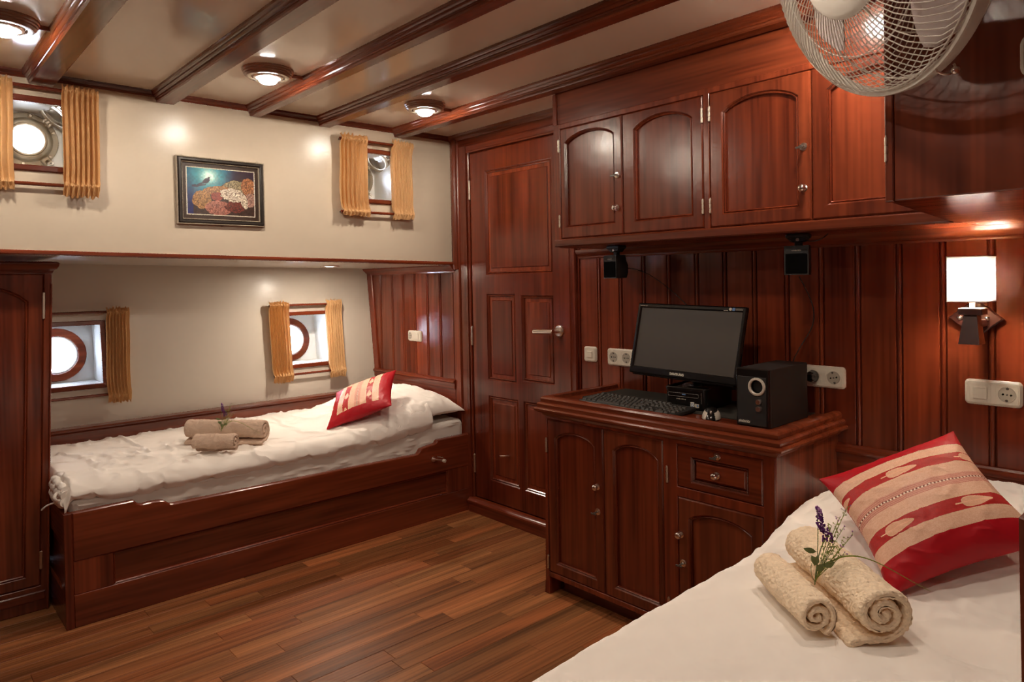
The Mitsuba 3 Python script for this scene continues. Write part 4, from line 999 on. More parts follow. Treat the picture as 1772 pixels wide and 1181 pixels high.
k = thing('subwoofer', 'black subwoofer box with a silver bass port on the right end of the desk', 'speaker')
sx0, sx1, sy0, sy1, sz1 = -1.117, -1.010, 1.943, 2.196, 0.921
put('cabinet', rbox(sx0 + 0.002, sx1, sy0 + 0.012, sy1, ZT, sz1, 0.003, 1), 'black_matte', k, smooth=30)
sf = lambda poly, d, b, w0=0.0: far_wall(plate(poly, d, b, w0), sy0 + 0.012)
hole = Point(-1.048, 0.868).buffer(0.0195, quad_segs=12)
put('front_baffle', sf(rrect(sx0, sx1 - 0.002, ZT + 0.001, sz1, 0.003).difference(hole), 0.012, 0.003), 'black_gloss', k)
put('grille', sf(rrect(sx0 + 0.006, sx1 - 0.008, ZT + 0.006, sz1 - 0.024, 0.003).difference(Point(-1.048, 0.868).buffer(0.029, quad_segs=12)), 0.003, 0.001, 0.0115), 'black_matte', k)
put('port_ring', axis_to(lathe([(0.0195, -0.02), (0.0195, 0.004), (0.0215, 0.0065), (0.0265, 0.0055), (0.0280, 0.002), (0.0280, -0.004), (0.0195, -0.02)], 44), (-1.048, sy0, 0.868), (0, -1, 0)), 'silver_plastic', k, smooth=35)
put('port_tube', axis_to(lathe([(0.0196, 0.0), (0.017, -0.07), (0, -0.07)], 28), (-1.048, sy0, 0.868), (0, -1, 0)), 'black_hole', k, smooth=35)
for z in (0.824, 0.803): put('volume_knob', axis_to(lathe([(0, 0.012), (0.0070, 0.0115), (0.0082, 0.0095), (0.0088, 0.0), (0, 0)], 24), (-1.0395, sy0 - 0.002, z), (0, -1, 0)), 'nickel', k, smooth=30)
tm = meshkit.text_mesh('simbadda', 0.0075, 0.0008, True); tm.vertices[:, 0] += 0.25 * tm.vertices[:, 1]
tm.vertices = tm.vertices * [0.78, 1, 1] + [sx0 + 0.009, ZT + 0.013, 0.0150]
put('logo_lettering', far_wall(tm, sy0 + 0.012), 'white_mark', k)

def satellite(label, x, rot, y=2.10, zt=1.290):
    k = thing('satellite_speaker', label, 'speaker')
    c_, s_ = math.cos(rot), math.sin(rot)
    def at(m):
        v = m.vertices
        return trimesh.Trimesh(np.c_[x + v[:, 0] * c_ - v[:, 1] * s_, y + v[:, 0] * s_ + v[:, 1] * c_, v[:, 2]], m.faces, process=False)
    w, dd, h = 0.035, 0.034, 0.088
    z0 = zt - h
    def body(z, k_=1.0): return [(-w, -dd), (w, -dd), (w * 1.02, -dd * 0.6), (w * 0.9, dd * 0.5 * k_), (w * 0.45, dd * k_), (-w * 0.45, dd * k_), (-w * 0.9, dd * 0.5 * k_), (-w * 1.02, -dd * 0.6)]
    rows = [np.c_[np.array(body(z, kk)), np.full(8, z)] for z, kk in ((z0, 1.1), (z0 + 0.02, 1.35), (z0 + 0.05, 1.35), (zt - 0.02, 1.1), (zt, 0.95))]
    m = join(quads(rows, closed_v=True), *[trimesh.Trimesh(np.vstack([r_, r_.mean(0)]), [[i, (i + 1) % 8, 8] if q else [(i + 1) % 8, i, 8] for i in range(8)], process=False) for q, r_ in ((1, rows[-1]), (0, rows[0]))])
    put('cabinet', at(m), 'black_matte', k, smooth=30)
    g = frame(plate(rrect(-w + 0.004, w - 0.004, z0 + 0.004, zt - 0.024, 0.004), 0.004, 0.0015), (0, -dd, 0), (1, 0, 0), (0, 0, 1), (0, -1, 0))
    put('grille', at(g), 'black_hole', k)
    tm = meshkit.text_mesh('simbadda', 0.0042, 0.0006); tm.vertices += [-0.013, zt - 0.016, 0.0006]
    put('logo_lettering', at(frame(tm, (0, -dd, 0), (1, 0, 0), (0, 0, 1), (0, -1, 0))), 'silver_plastic', k)
    put('bracket', at(join(box(-0.034, 0.034, -0.022, 0.022, 1.314, 1.3268, 0.003), frame(plate(Polygon([(-0.034, 1.315), (0.034, 1.315), (0.018, 1.302), (-0.018, 1.302)]), 0.03, 0.003), (0, 0.015, 0), (1, 0, 0), (0, 0, 1), (0, -1, 0)), box(-0.011, 0.011, -0.006, 0.010, zt - 0.006, 1.310, 0.002))), 'black_matte', k)
    put('bracket_screw', at(axis_to(lathe([(0, 0.003), (0.004, 0.002), (0.005, 0)], 14), (0.0, -0.0155, 1.309), (0, -1, 0))), 'nickel', k, smooth=40)
    return k
satellite('small black loudspeaker hanging under the wall cabinet above the light switch', -1.705, math.radians(-8))
satellite('small black loudspeaker hanging under the wall cabinet above the subwoofer', -0.985, math.radians(14), y=2.09)

# ================================================================ sockets and switches
fw = lambda poly, d, b, w0=0.0: far_wall(plate(poly, d, b, w0), YR - 0.004)
def plate_of(k, x0, x1, z0, z1, r=0.012):
    put('cover_plate', join(fw(rrect(x0, x1, z0, z1, r), 0.007, 0.003), fw(rrect(x0 + 0.004, x1 - 0.004, z0 + 0.004, z1 - 0.004, r - 0.003), 0.003, 0.002, 0.0065)), 'ivory_plastic', k)
def insert(k, x, z, w=0.026): put('insert_frame', fw(rrect(x - w, x + w, z - w, z + w, 0.005).difference(rrect(x - w + 0.0012, x + w - 0.0012, z - w + 0.0012, z + w - 0.0012, 0.004)), 0.0012, 0.0004, 0.0092), 'ivory_plastic', k)
def outlet(k, x, z, rot=0.0, scale=1.0):
    r = 0.0195 * scale
    well = put('outlet', far_wall(axis_lathe([(r + 0.0016, 0.0095), (r + 0.0012, 0.0108), (r, 0.0104), (r - 0.001, 0.0099), (0, 0.0098)], x, z, 0.0, 40), YR - 0.004), 'socket_well', k, smooth=35)
    put('pin_hole', far_wall(join(*[plate(Point(x + a * scale * math.cos(rot), z + a * scale * math.sin(rot)).buffer(0.0026 * scale, quad_segs=5), 0.001, 0.0002, 0.0098) for a in (-0.0095, 0.0095)]), YR - 0.004), 'black_hole', well)
    put('earth_clip', far_wall(join(*[plate(Point(x - a * scale * math.sin(rot), z + a * scale * math.cos(rot)).buffer(0.0034 * scale, quad_segs=5), 0.0012, 0.0004, 0.0098) for a in (-0.0165, 0.0165)] + [plate(Point(x, z).buffer(0.0022 * scale, quad_segs=5), 0.0009, 0.0002, 0.0098)]), YR - 0.004), 'dark_metal', well)
def rocker(k, x, z, w=0.0165):
    put('rocker', join(fw(rrect(x - w, x + w, z - w, z + w, 0.001), 0.0045, 0.0012, 0.009), fw(sbox(x - w * 0.95, z + w * 0.72, x + w * 0.95, z + w * 0.86), 0.0015, 0.0004, 0.0132)), 'ivory_plastic', k)
k = thing('light_switch', 'ivory square light switch beside the door', 'switch'); plate_of(k, -2.037, -1.965, 0.842, 0.909); insert(k, -2.001, 0.8755); rocker(k, -2.001, 0.8755, 0.0145)
k = thing('wall_socket', 'ivory double wall socket partly hidden behind the monitor', 'socket'); plate_of(k, -1.905, -1.765, 0.836, 0.908)
for x in (-1.870, -1.802): insert(k, x, 0.872); outlet(k, x, 0.872)
k = thing('wall_socket', 'ivory double wall socket with a black plug beside the subwoofer', 'socket'); plate_of(k, -1.062, -0.925, 0.832, 0.903)
for x in (-1.027, -0.961): insert(k, x, 0.867); outlet(k, x, 0.867, math.radians(12))
k = thing('wall_socket', 'ivory socket with a switch at its left on the wall below the wall lamp', 'socket'); plate_of(k, -0.595, -0.459, 0.828, 0.899)
insert(k, -0.557, 0.8625); rocker(k, -0.557, 0.8625, 0.0175); insert(k, -0.494, 0.8625); outlet(k, -0.494, 0.8625, math.radians(-4))
k = thing('wall_socket', 'small ivory socket with switch on the planks at the head of the left bunk', 'socket'); plate_of(k, -3.400, -3.268, 0.862, 0.924)
outlet(k, -3.375, 0.894, 0.0, 0.9); rocker(k, -3.307, 0.893, 0.018)

k = thing('power_plug', 'black mains plug in the double socket beside the subwoofer', 'plug')
put('plug_body', join(axis_to(lathe([(0, 0.028), (0.012, 0.027), (0.0165, 0.022), (0.0185, 0.0), (0, 0)], 28), (-1.027, YR - 0.0140, 0.867), (0, -1, 0)), rbox(-1.041, -1.013, YR - 0.052, YR - 0.03, 0.862, 0.878, 0.004, 1)), 'black_gloss', k, smooth=35)
put('cord', tube(bez((-1.035, YR - 0.046, 0.862), (-1.050, YR - 0.05, 0.82), (-1.038, YR - 0.03, 0.80), (-1.040, YR - 0.03, 0.77), (-1.036, YR - 0.035, ZT + 0.004), n=24), 0.0032, 8), 'black_gloss', k, smooth=60)
def cable(label, pts, r, mat='black_matte'):
    k = thing('cable', label, 'cable')
    put('wire', tube(bez(*pts, n=30), r, 7), mat, k, smooth=60)
cable('thin black wire running down the planks from the right hanging speaker', [(-1.005, 2.135, 1.195), (-1.000, 2.24, 1.10), (-0.985, 2.283, 1.02), (-1.075, 2.284, 1.00), (-1.075, 2.28, 0.95), (-1.070, 2.20, 0.90)], 0.0018)
cable('thin black wire slanting down the planks from the left hanging speaker to the monitor', [(-1.715, 2.14, 1.24), (-1.70, 2.276, 1.25), (-1.62, 2.281, 1.18), (-1.50, 2.281, 1.10), (-1.44, 2.28, 1.02)], 0.0014)
cable('blue and black cable looping from the back of the small computer', [(-1.305, 2.235, 0.80), (-1.265, 2.26, 0.81), (-1.245, 2.26, 0.77), (-1.27, 2.26, 0.752), (-1.31, 2.25, 0.752)], 0.003)
cable('black cable loop at the bracket of the right hanging speaker', [(-0.975, 2.10, 1.325), (-0.962, 2.07, 1.295), (-0.925, 2.10, 1.295), (-0.925, 2.16, 1.327)], 0.0018)
cable('black video cable hanging from the monitor onto the small computer', [(-1.36, 2.10, 0.90), (-1.35, 2.085, 0.86), (-1.335, 2.09, 0.84), (-1.34, 2.12, 0.814)], 0.003)
# ================================================================ wall cabinet over the desk
k = thing('wall_cabinet', 'long mahogany wall cabinet with arched doors hanging above the desk', 'cabinet')
YC = 1.980
fc = lambda poly, d, b, w0=0.0, y=YC: far_wall(plate(poly, d, b, w0), y)
put('body', box(-1.910, -0.548, YC + 0.024, YR - 0.002, 1.3275, 1.935, 0.001), 'wood_gloss', k, d=1)
op = [(-1.879, 1.3585, -1.5735, 1.7865), (-1.5735, 1.3585, -1.2435, 1.7865), (-1.2215, 1.3575, -0.8925, 1.7865), (-0.8925, 1.3570, -0.565, 1.7865)]
poly = sbox(-1.912, 1.352, -0.546, 1.806)
for o in op: poly = poly.difference(sbox(*o))
put('face_frame', fc(poly, 0.024, 0.002, -0.024), 'wood', k, d=0)
put('fascia', fc(sbox(-1.905, 1.800, -0.548, 1.935), 0.012, 0.001, -0.016), 'wood', k, d=1, seed=9)
put('left_bracket', join(box(-1.914, -1.894, YC - 0.004, YC + 0.03, 1.80, 1.925, 0.004), box(-1.914, -1.906, YC, YR - 0.002, 1.33, 1.925, 0.002)), 'wood', k, d=0)
put('lower_rail', fc(Polygon([(-1.914, 1.3285), (-0.546, 1.3255), (-0.546, 1.3565), (-1.914, 1.3565)]), 0.028, 0.004, -0.024), 'wood', k, d=1)
put('rail_return', box(-1.914, -1.890, YC + 0.02, YR - 0.002, 1.326, 1.394, 0.003), 'wood', k, d=2)
HZ = ((1.697, 1.744), (1.404, 1.450))
c1 = door(op[0], arch(-1.851, -1.613, 1.405, 1.726, 1.760), YC, k, -1.884, HZ)
lock(-1.598, 1.574, YC, c1); knob(-1.600, 1.456, YC, c1)
c2 = door(op[1], arch(-1.519, -1.287, 1.404, 1.722, 1.757), YC, k, -1.246, HZ)
c3 = door(op[2], arch(-1.173, -0.933, 1.401, 1.718, 1.753), YC, k, -1.219, HZ)
lock(-0.915, 1.570, YC, c3); knob(-0.915, 1.451, YC, c3)
c4 = door(op[3], arch(-0.844, -0.606, 1.401, 1.718, 1.753), YC, k)

k = thing('bunk_cupboard', 'deep plain mahogany cupboard hanging over the right bed behind the fan', 'cupboard')
YF = 1.330
pl = Polygon([(-0.466, YF + 0.018), (XE, YF + 0.018), (XE, YR - 0.003), (-0.5475, YR - 0.003), (-0.5475, 1.98)])
put('body', frame(plate(pl, 1.960 - 1.3285, 0.001, 1.3285), (0, 0, 0), (1, 0, 0), (0, 1, 0), (0, 0, 1)), 'wood_gloss', k, d=1, seed=77)
put('stile', far_wall(plate(sbox(-0.468, 1.3275, -0.4535, 1.962), 0.020, 0.002, -0.018), YF), 'wood', k, d=0)
put('door', far_wall(plate(sbox(-0.4525, 1.3285, XE, 1.962), 0.019, 0.002, -0.018), YF), 'wood', k, d=0, seed=14)
hinge(-0.4655, 1.398, 1.442, YF, k, 0.003)

# ================================================================ wall lamp
k = thing('wall_lamp', 'lit wall lamp with a square cream shade on a diamond-shaped wooden plate', 'lamp')
lx0, lx1, ly0, ly1, lz0, lz1 = -0.5945, -0.5035, 2.120, 2.211, 1.122, 1.2415
sq = np.array([[lx0, ly0], [lx1, ly0], [lx1, ly1], [lx0, ly1]])
put('shade', quads([np.c_[sq, np.full(4, z)] for z in (lz0, lz1)], closed_v=True), 'shade_cloth', k)
def hoop(z, r=0.0016): return tube([(*q, z) for q in np.vstack([sq, sq[:1]])], r, 6)
put('shade_edge', join(*[box(min(a[0], b[0]) - 0.001, max(a[0], b[0]) + 0.001, min(a[1], b[1]) - 0.001, max(a[1], b[1]) + 0.001, z - 0.0012, z + 0.0012, 0.0005) for z in (lz0, lz1) for a, b in zip(sq, np.roll(sq, -1, 0))]), 'lamp_neck', k)
put('bulb', axis_to(lathe([(0, 0.062), (0.010, 0.060), (0.019, 0.050), (0.022, 0.038), (0.018, 0.022), (0.011, 0.008), (0.011, 0.0), (0, 0)], 24), (-0.547, 2.165, 1.140), (0, 0, 1)), 'emit_black', k, smooth=True, emit=BULB)
put('neck', axis_to(lathe([(0, 0.036), (0.0085, 0.036), (0.0085, 0.016), (0.0065, 0.014), (0.0065, 0.0), (0, 0)], 20), (-0.546, 2.160, 1.104), (0, 0, 1)), 'lamp_neck', k, smooth=35)
put('block', box(-0.5725, -0.5165, 2.130, 2.186, 1.0865, 1.1050, 0.002), 'lamp_wood', k)
def frus(x0, x1, X0, X1, y0, y1, Y0, Y1, z0, z1):
    a = np.array([[X0, Y0, z0], [X1, Y0, z0], [X1, Y1, z0], [X0, Y1, z0]]); b = np.array([[x0, y0, z1], [x1, y0, z1], [x1, y1, z1], [x0, y1, z1]])
    m = join(quads([a, b], closed_v=True), trimesh.Trimesh(a, [[0, 2, 1], [0, 3, 2]], process=False), trimesh.Trimesh(b, [[0, 1, 2], [0, 2, 3]], process=False)); return m
put('wedge', frus(-0.5605, -0.5305, -0.570, -0.521, 2.140, 2.176, 2.125, 2.178, 1.009, 1.0870), 'lamp_wood', k)
put('arm', box(-0.556, -0.536, 2.165, 2.268, 1.050, 1.070, 0.002), 'lamp_wood', k)
put('wall_plate', far_wall(plate(Polygon([(-0.632, 1.0715), (-0.564, 1.0165), (-0.500, 1.0690), (-0.566, 1.1260)]), 0.018, 0.003), YR - 0.004), 'lamp_wood', k)
for x in (-0.603, -0.5665, -0.537): put('stud', axis_to(lathe([(0, 0.007), (0.004, 0.0062), (0.0065, 0.003), (0.007, 0.0)], 18), (x, YR - 0.022, 1.0715), (0, -1, 0)), 'nickel', k, smooth=True)

# ================================================================ wall fan
k = thing('wall_fan', 'cream wall fan with a wire guard in front of the wall cabinet', 'fan')
FC = np.array([-0.428, 1.16, 1.705]); az, el = math.radians(237.55), math.radians(-16.6)
fa = np.array([math.cos(az) * math.cos(el), math.sin(az) * math.cos(el), math.sin(el)])
fu = np.cross((0, 0, 1), fa); fu /= np.linalg.norm(fu); fv = np.cross(fa, fu)
FT = lambda m: frame(m, FC, fu, fv, fa)
FR = 0.218
def wires(prof, n, twist, r, phase=0.0):
    prof = np.array(prof)
    s_ = np.linspace(0, 1, len(prof)); q = np.linspace(0, 1, 11)
    rr, ww = np.interp(q, s_, prof[:, 0]), np.interp(q, s_, prof[:, 1])
    ms = []
    for i in range(n):
        t = 2 * math.pi * i / n + phase + twist * (1 - q)
        ms.append(tube(np.c_[rr * np.cos(t), rr * np.sin(t), ww], r, 5))
    return join(ms)
ring_w = lambda rad, w, r: tube([(rad * math.cos(t), rad * math.sin(t), w) for t in np.linspace(0, 2 * math.pi, 73)], r, 6)
put('front_guard', FT(join(wires([(FR, 0.004), (FR - 0.002, 0.014), (FR - 0.012, 0.026), (0.175, 0.041), (0.135, 0.052), (0.088, 0.058)][::-1], 100, -0.55, 0.0010), ring_w(FR - 0.004, 0.018, 0.0016), ring_w(0.150, 0.047, 0.0012))), 'fan_plastic', k, kind='stuff', smooth=60)
put('back_guard', FT(join(wires([(FR, -0.004), (FR - 0.004, -0.020), (0.195, -0.050), (0.150, -0.072), (0.075, -0.082)][::-1], 72, 0.5, 0.00095), ring_w(0.205, -0.036, 0.0016), ring_w(0.140, -0.074, 0.0014))), 'fan_plastic', k, kind='stuff', smooth=60)
put('rim', FT(lathe([(FR - 0.002, -0.012), (FR + 0.005, -0.012), (FR + 0.0065, -0.008), (FR + 0.0065, 0.008), (FR + 0.005, 0.012), (FR - 0.002, 0.012), (FR - 0.002, -0.012)], 96)), 'fan_plastic', k, smooth=35)
put('hub_cap', FT(lathe([(0, 0.066), (0.060, 0.065), (0.082, 0.062), (0.090, 0.058), (0.090, 0.054), (0.070, 0.052), (0, 0.052)], 56)), 'fan_plastic', k, smooth=30)
for i in range(3):
    a0 = math.radians(-68 + 120 * i)
    ts, rs_ = np.linspace(-0.5, 0.5, 16), np.linspace(0.028, 0.188, 18)
    P = []
    for r in rs_:
        f_ = (r - 0.028) / 0.16
        wid = 0.50 + 0.75 * math.sin(min(1, f_ * 1.15) * math.pi * 0.5)
        if f_ > 0.86: wid *= math.sqrt(max(0.02, 1 - ((f_ - 0.86) / 0.15) ** 2))
        th = a0 + ts * wid + 0.35 * f_
        P.append(np.c_[r * np.cos(th), r * np.sin(th), -0.022 + ts * 0.055 * (1 - 0.45 * f_) + 0.006 * np.cos(ts * math.pi)])
    top_ = quads(P); bot_ = trimesh.Trimesh(top_.vertices - [0, 0, 0.002], top_.faces[:, ::-1], process=False)
    put('blade', FT(join(top_, bot_)), 'fan_blade', k, smooth=True)
put('blade_hub', FT(lathe([(0, 0.010), (0.020, 0.009), (0.030, 0.002), (0.034, -0.040), (0, -0.040)], 32)), 'fan_plastic', k, smooth=35)
put('motor_housing', FT(lathe([(0, -0.078), (0.070, -0.078), (0.078, -0.086), (0.078, -0.110), (0.072, -0.150), (0.058, -0.176), (0.040, -0.188), (0, -0.190)], 48)), 'fan_plastic', k, smooth=35)
b_ = FC - fa * 0.13
cp = np.array([-0.10, 1.322, 1.56])
put('wall_arm', tube(bez(b_ + [0.02, 0, -0.045], b_ + [0.10, -0.02, -0.05], b_ + [0.22, -0.02, -0.06], cp, n=18), 0.018, 14), 'fan_plastic', k, smooth=60)
put('wall_bracket', far_wall(plate(rrect(-0.266, -0.165, 1.495, 1.567, 0.02), 0.022, 0.005), YF), 'fan_plastic', k)
ca = math.radians(-70)
cpos = np.array([0.224 * math.cos(ca), 0.224 * math.sin(ca), 0.0])
put('guard_clip', FT(join(tube(bez(cpos + [0, 0, 0.012], cpos * 1.07 + [0, 0, 0.014], cpos * 1.09 + [0, 0, -0.02], cpos + [0, 0, -0.02], n=14), 0.0018, 7), axis_to(lathe([(0, 0.006), (0.004, 0.005), (0.006, 0), (0.004, -0.005), (0, -0.006)], 14), cpos * 1.05 + [0.012, 0.0, -0.004], (0, 0, 1)))), 'nickel', k, smooth=60)

# ================================================================ right bed
k = thing('bunk_bed', 'built-in bunk base under the white duvet at the right edge of the photo', 'bed')
put('front_board', box(-0.925, -0.900, 0.32, 2.262, 0.0, 0.31, 0.003), 'wood', k, d=2)
put('base', box(-0.900, 0.05, 0.32, 2.262, 0.20, 0.24, 0.003), 'wood', k, d=2)
put('end_board', box(-0.925, 0.05, 0.295, 0.32, 0.0, 0.34, 0.003), 'wood', k, d=1)
k = thing('mattress', 'mattress hidden beneath the white duvet of the right bed', 'mattress')
put('sheet', rbox(-0.895, 0.04, 0.325, 2.262, 0.242, 0.455, 0.03), 'sheet_linen', k, smooth=True)
def bed_top2(X, Y):
    bump = smooth01(1.60, 2.00, Y) * (1 - 0.45 * smooth01(2.14, 2.27, Y))
    side = smooth01(-0.985, -0.74, X)
    return 0.500 + 0.128 * bump * side + 0.028 * bump * smooth01(-0.75, -0.45, X)
k = thing('duvet', 'white cotton duvet spread over the right bed', 'duvet')
ny, nx = 260, 170
ys = np.linspace(0.30, 2.266, ny); s = np.linspace(0, 1, nx)
rows = []
for y in ys:
    ft = 0.80
    Xs = 0.045 + (s / ft) * (-0.868 - 0.045)
    Zs = bed_top2(Xs, y)
    zt = bed_top2(np.array(-0.868), y)
    a = np.clip((s - ft) / (1 - ft), 0, 1)
    xe = 0.918 + 0.010 * math.sin(y * 5 + 1) + 0.020 * float(smooth01(1.3, 2.0, y))
    xr = -0.868 - (xe - 0.868) * np.sin(np.minimum(a / 0.45, 1) * math.pi / 2)
    zr = zt - 0.065 * (1 - np.cos(np.minimum(a / 0.45, 1) * math.pi / 2)) - np.maximum(0, a - 0.45) / 0.55 * (zt - 0.065 - 0.285)
    fl = s <= ft
    rows.append(np.stack([np.where(fl, Xs, xr), np.full(nx, y), np.where(fl, Zs, zr)], 1))
P = np.array(rows)
near = smooth01(1.35, 1.75, P[..., 1])
P[..., 2] += wrinkle(P, 0.007, 1.0, 31, (4, 3, 4)) + ridge(P, 0.0045, 1.0, 32, (5, 8, 5)) * (0.4 + near) + ridge(P, 0.004, 1.0, 34, (11, 5, 5)) * near + wrinkle(P, 0.0016, 1.0, 33, (18, 16, 14))
P[..., 0] += wrinkle(P, 0.010, 1.0, 35, (3, 7, 5)) * smooth01(-0.86, -0.92, P[..., 0])
put('cover', quads(P), 'linen', k, smooth=True)
k = thing('cushion', 'red and cream striped cushion with woven leaves leaning at the head of the right bed', 'cushion')
pillow(k, 'cover', (-0.549, 1.781, 0.655), (0.117, -0.095, -0.085), (0.125, 0.099, 0.065), 0.075, 'cushion_cloth', seed=44, uvs=(0.70, 0.02), pinch=0.12, power=0.5, lumpy=0.0035, flat_bottom=0.9, n=80)
# a wooden board end close to the viewer at the right edge
k = thing('bunk_board', 'edge of a dark wooden board at the lower right corner of the photo', 'board')
put('board', trimesh.Trimesh((lambda v: np.c_[v[:, 0] - 0.010 * (v[:, 2] - 1.0), v[:, 1], v[:, 2]])(box(-0.0535, XE - 0.02, 0.262, 0.288, 0.0, 1.125, 0.003).vertices), _cf, process=False), 'wood', k, d=0)

# ================================================================ towels
def towel(k, part, A, B, r, t, mat, turns, start, tail=0.0, seed=0, squash=0.94, res=0.0019):
    """A towel rolled about the line from A to B; the spiral shows at A. start: angle where the outer edge ends."""
    A, B = np.asarray(A, float), np.asarray(B, float)
    L = np.linalg.norm(B - A)
    th = np.linspace(0, 2 * math.pi * turns, int(70 * turns))
    rad = (r - t / 2) - (r - t / 2 - 0.30 * t) * (th / th[-1]) ** 0.95
    wob = 1 + 0.04 * np.sin(th * 2.3 + seed)
    pts = np.c_[rad * wob * np.cos(start + th), rad * wob * np.sin(start + th) * squash]
    if tail:
        d0 = np.array([math.sin(start), -math.cos(start)])
        pts = np.vstack([pts[0] + d0 * tail * (1 - q) + np.array([0, -0.25 * tail * (1 - q) ** 2]) for q in np.linspace(0, 0.95, 14)] + [pts])
    sh = LineString(pts).buffer(t * 0.44, quad_segs=6)
    sh = sh.simplify(0.0003)
    ex = sh.exterior if sh.geom_type == 'Polygon' else max(sh.geoms, key=lambda g: g.area).exterior
    n = int(ex.length / res)
    ring_ = np.array([ex.interpolate(i / n, normalized=True).coords[0] for i in range(n)])
    if Polygon(ring_).exterior.is_ccw is False: ring_ = ring_[::-1]
    ws = np.concatenate([[0, 0.0015, 0.004, 0.008], np.linspace(0.013, L - 0.013, int(L / (res * 1.15))), [L - 0.008, L - 0.004, L - 0.0015, L]])
    rows = []
    for w in ws:
        e_ = min(w, L - w)
        b = 0.30 * t * (1 - math.sqrt(max(0, 1 - (1 - min(e_, 0.008) / 0.008) ** 2)))
        q = _inset(ring_, b) if b > 1e-6 else ring_
        rows.append(np.c_[q, np.full(n, w)])
    m = quads(rows, closed_v=True)
    caps = []
    for row_, flip in ((rows[0], True), (rows[-1], False)):
        pg = Polygon(row_[:, :2]).buffer(0)
        for g in getattr(pg, 'geoms', [pg]):
            v_, f_ = trimesh.creation.triangulate_polygon(g, engine='earcut')
            caps.append(trimesh.Trimesh(np.c_[v_, np.full(len(v_), row_[0, 2])], f_[:, ::-1] if flip else f_, process=False))
    w = (B - A) / L
    u = np.cross(w, (0, 0, 1)); u /= np.linalg.norm(u)
    up = np.cross(u, w)
    def place_(mm):
        v_ = mm.vertices
        return v_[:, :1] * u + v_[:, 1:2] * up + v_[:, 2:] * w + A
    V = place_(m)
    mm = trimesh.Trimesh(V, m.faces, process=False)
    N = mm.vertex_normals
    al = m.vertices[:, 2] / L
    band = np.exp(-((al - 0.46) / 0.045) ** 4)
    disp = (meshkit.noise(V * 190, seed) - 0.5) * 0.0040 * (1 - 0.85 * band) + (meshkit.fbm(V * 26, 3, seed + 3) - 0.5) * 0.008 - 0.0012 * band + 0.0009 * band * np.sin(al * 2 * math.pi * 42)
    mm.vertices = V + N * disp[:, None]
    cv = [trimesh.Trimesh(place_(c_), c_.faces, process=False) for c_ in caps]
    full = join(mm, *cv)
    full.fix_normals() if False else None
    put(part, full, mat, k, smooth=True)

k = thing('rolled_towel', 'larger rolled cream towel lying behind on the right bed', 'towel')
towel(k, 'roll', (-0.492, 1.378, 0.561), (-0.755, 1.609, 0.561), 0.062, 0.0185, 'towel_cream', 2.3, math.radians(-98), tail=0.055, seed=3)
k = thing('rolled_towel', 'smaller rolled cream towel in front of the larger one on the right bed', 'towel')
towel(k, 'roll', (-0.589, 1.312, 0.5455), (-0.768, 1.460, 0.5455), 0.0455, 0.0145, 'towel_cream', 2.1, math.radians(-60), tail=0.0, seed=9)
k = thing('rolled_towel', 'larger rolled beige towel lying behind on the left bunk', 'towel')
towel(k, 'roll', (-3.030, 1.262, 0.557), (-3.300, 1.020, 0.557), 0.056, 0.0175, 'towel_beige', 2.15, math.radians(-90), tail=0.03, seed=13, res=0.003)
k = thing('rolled_towel', 'smaller rolled beige towel in front of the larger one on the left bunk', 'towel')
towel(k, 'roll', (-2.945, 1.098, 0.543), (-3.070, 0.972, 0.543), 0.043, 0.014, 'towel_beige', 2.05, math.radians(-70), tail=0.0, seed=15, res=0.003)

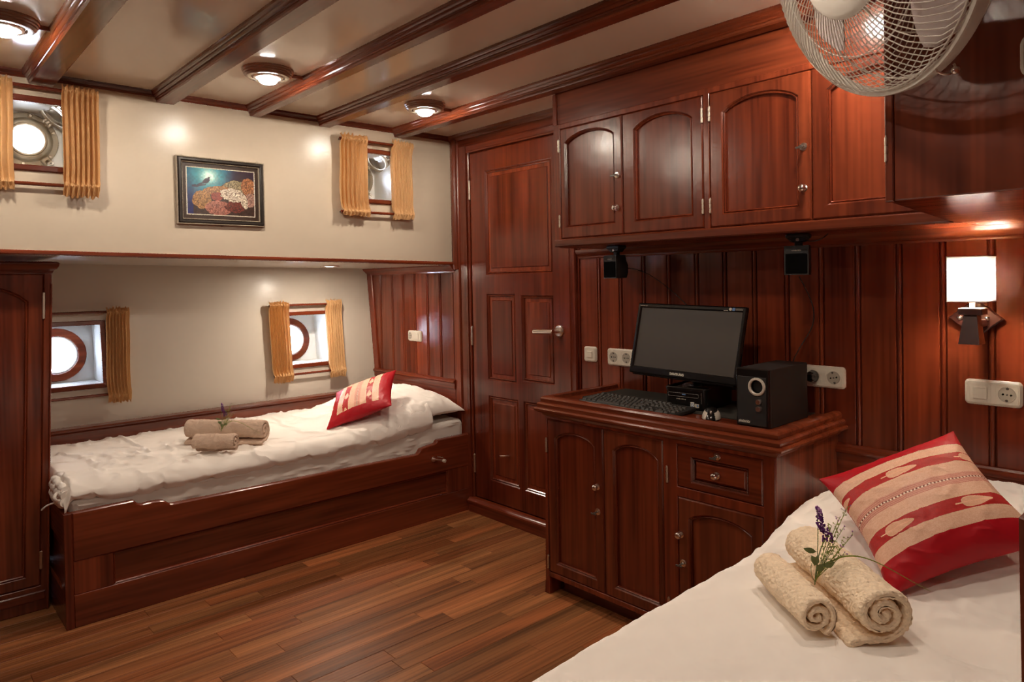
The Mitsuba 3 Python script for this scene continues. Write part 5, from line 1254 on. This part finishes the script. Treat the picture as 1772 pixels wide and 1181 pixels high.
# ================================================================ flower sprigs
RT = np.array([0.674, 0.739, 0.0]); TW = np.array([0.739, -0.674, 0.0])
def sprig(k, base, s, side=True, seed=1, arc=True):
    """s: metres per unit of the drawing (units about a pixel of the close-up)."""
    r = random.Random(seed)
    base = np.asarray(base, float)
    at = lambda dx, dz, dd=0.0: base + RT * dx * s + np.array([0, 0, dz * s]) + TW * dd * s
    put('stem', join(tube(bez(at(0, -6), at(3, 40), at(14, 75), at(26, 80), n=14), 0.9 * s, 6), tube(bez(at(2, 0), at(6, 30), at(8, 90), at(6, 126), n=14), 0.8 * s, 6)), 'leaf_dark', k, smooth=60)
    ms, lil = [], []
    for i in range(150):
        q = i / 150
        cx, cz = np.array([24 - 20 * q + 2.5 * math.sin(q * 9), 72 + 62 * q])
        rad = (6.5 * (1 - q) ** 0.6 + 1.6)
        a = r.uniform(0, 2 * math.pi)
        p = at(cx + rad * math.cos(a), cz + r.uniform(-2, 2), rad * math.sin(a))
        sp = trimesh.creation.icosphere(1, 1.0)
        sp.vertices = sp.vertices * np.array([r.uniform(1.3, 2.2), r.uniform(1.3, 2.2), r.uniform(1.2, 2.4)]) * s + p
        (ms if q < 0.82 or r.random() < 0.4 else lil).append(sp)
    put('flower_spike', join(ms), 'petal_purple', k, kind='stuff', smooth=True, label='dark purple blossom spike')
    br, buds = [], []
    for ex, ez, dd in ((58, 132, 3), (48, 110, -6), (66, 84, 5), (52, 92, -3), (46, 62, 6), (38, 58, -5), (30, 100, 2), (52, 46, -2)):
        pa = bez(at(4, 6), at(ex * 0.35, ez * 0.4, dd * 0.4), at(ex * 0.75, ez * 0.78, dd), at(ex, ez, dd), n=14)
        br.append(tube(pa, 0.6 * s, 5))
        for j in range(4, 14):
            for _ in range(2):
                e_ = pa[j] + (RT * r.uniform(-6, 6) + np.array([0, 0, r.uniform(1, 6)]) + TW * r.uniform(-5, 5)) * s
                br.append(tube([pa[j], (pa[j] + e_) / 2 + [0, 0, 0.4 * s], e_], 0.35 * s, 4))
                b = trimesh.creation.icosphere(1, r.uniform(0.9, 1.5) * s); b.vertices = b.vertices + e_
                (lil if j > 11 and ex > 40 and r.random() < 0.8 else buds).append(b)
    put('side_sprigs', join(br), 'leaf_green', k, kind='stuff', smooth=60)
    put('buds', join(buds), 'leaf_green', k, kind='stuff', smooth=True)
    put('lilac_blossoms', join(lil), 'petal_lilac', k, kind='stuff', smooth=True)
    def leaf(p0, p1, w):
        p0, p1 = np.asarray(p0), np.asarray(p1)
        t = np.linspace(0, 1, 9); ax = p1 - p0; n_ = np.cross(ax, TW); n_ /= np.linalg.norm(n_)
        rows = [p0 + ax * q + n_ * w * s * math.sin(math.pi * min(1, q * 0.97 + 0.02)) * side_ + TW * s * 1.5 * math.sin(q * 3) for side_ in (-1, 0, 1) for q in t]
        m = quads(np.array(rows).reshape(3, 9, 3))
        m2 = trimesh.Trimesh(m.vertices - TW * 0.4 * s, m.faces[:, ::-1], process=False)
        put('leaf', join(m, m2), 'leaf_dark', k, smooth=True)
    leaf(at(2, 54, 3), at(-22, 62, 6), 5); leaf(at(2, 20, 4), at(12, 34, 7), 7); leaf(at(-2, 30, 4), at(2, 48, 6), 6); leaf(at(14, 28, 3), at(34, 36, 5), 6); leaf(at(0, 34, 6), at(-9, 50, 8), 5)
    put('curl', tube(bez(at(0, 0), at(-12, 18, 4), at(-8, 36, 4), at(-3, 38, 4), n=12), 0.5 * s, 5), 'leaf_dark', k, smooth=60)
    if arc:
        pa = bez(at(1, 2), at(30, 62, 4), at(84, 62, 6), at(120, 26, 8), at(196, -14, 16), n=34)
        put('grass_blade', tube(pa, np.linspace(1.7, 0.4, 34) * s, 6), 'leaf_green', k, smooth=60)
k = thing('flower_sprig', 'purple flower sprig with green buds tucked between the cream towels on the right bed', 'flower')
sprig(k, (-0.634, 1.400, 0.574), 1.454 / 1205 * 0.95, seed=5)
k = thing('flower_sprig', 'small purple flower sprig tucked between the beige towels on the left bunk', 'flower')
sprig(k, (-3.075, 1.085, 0.575), 3.04 / 1205 * 0.35, seed=8)
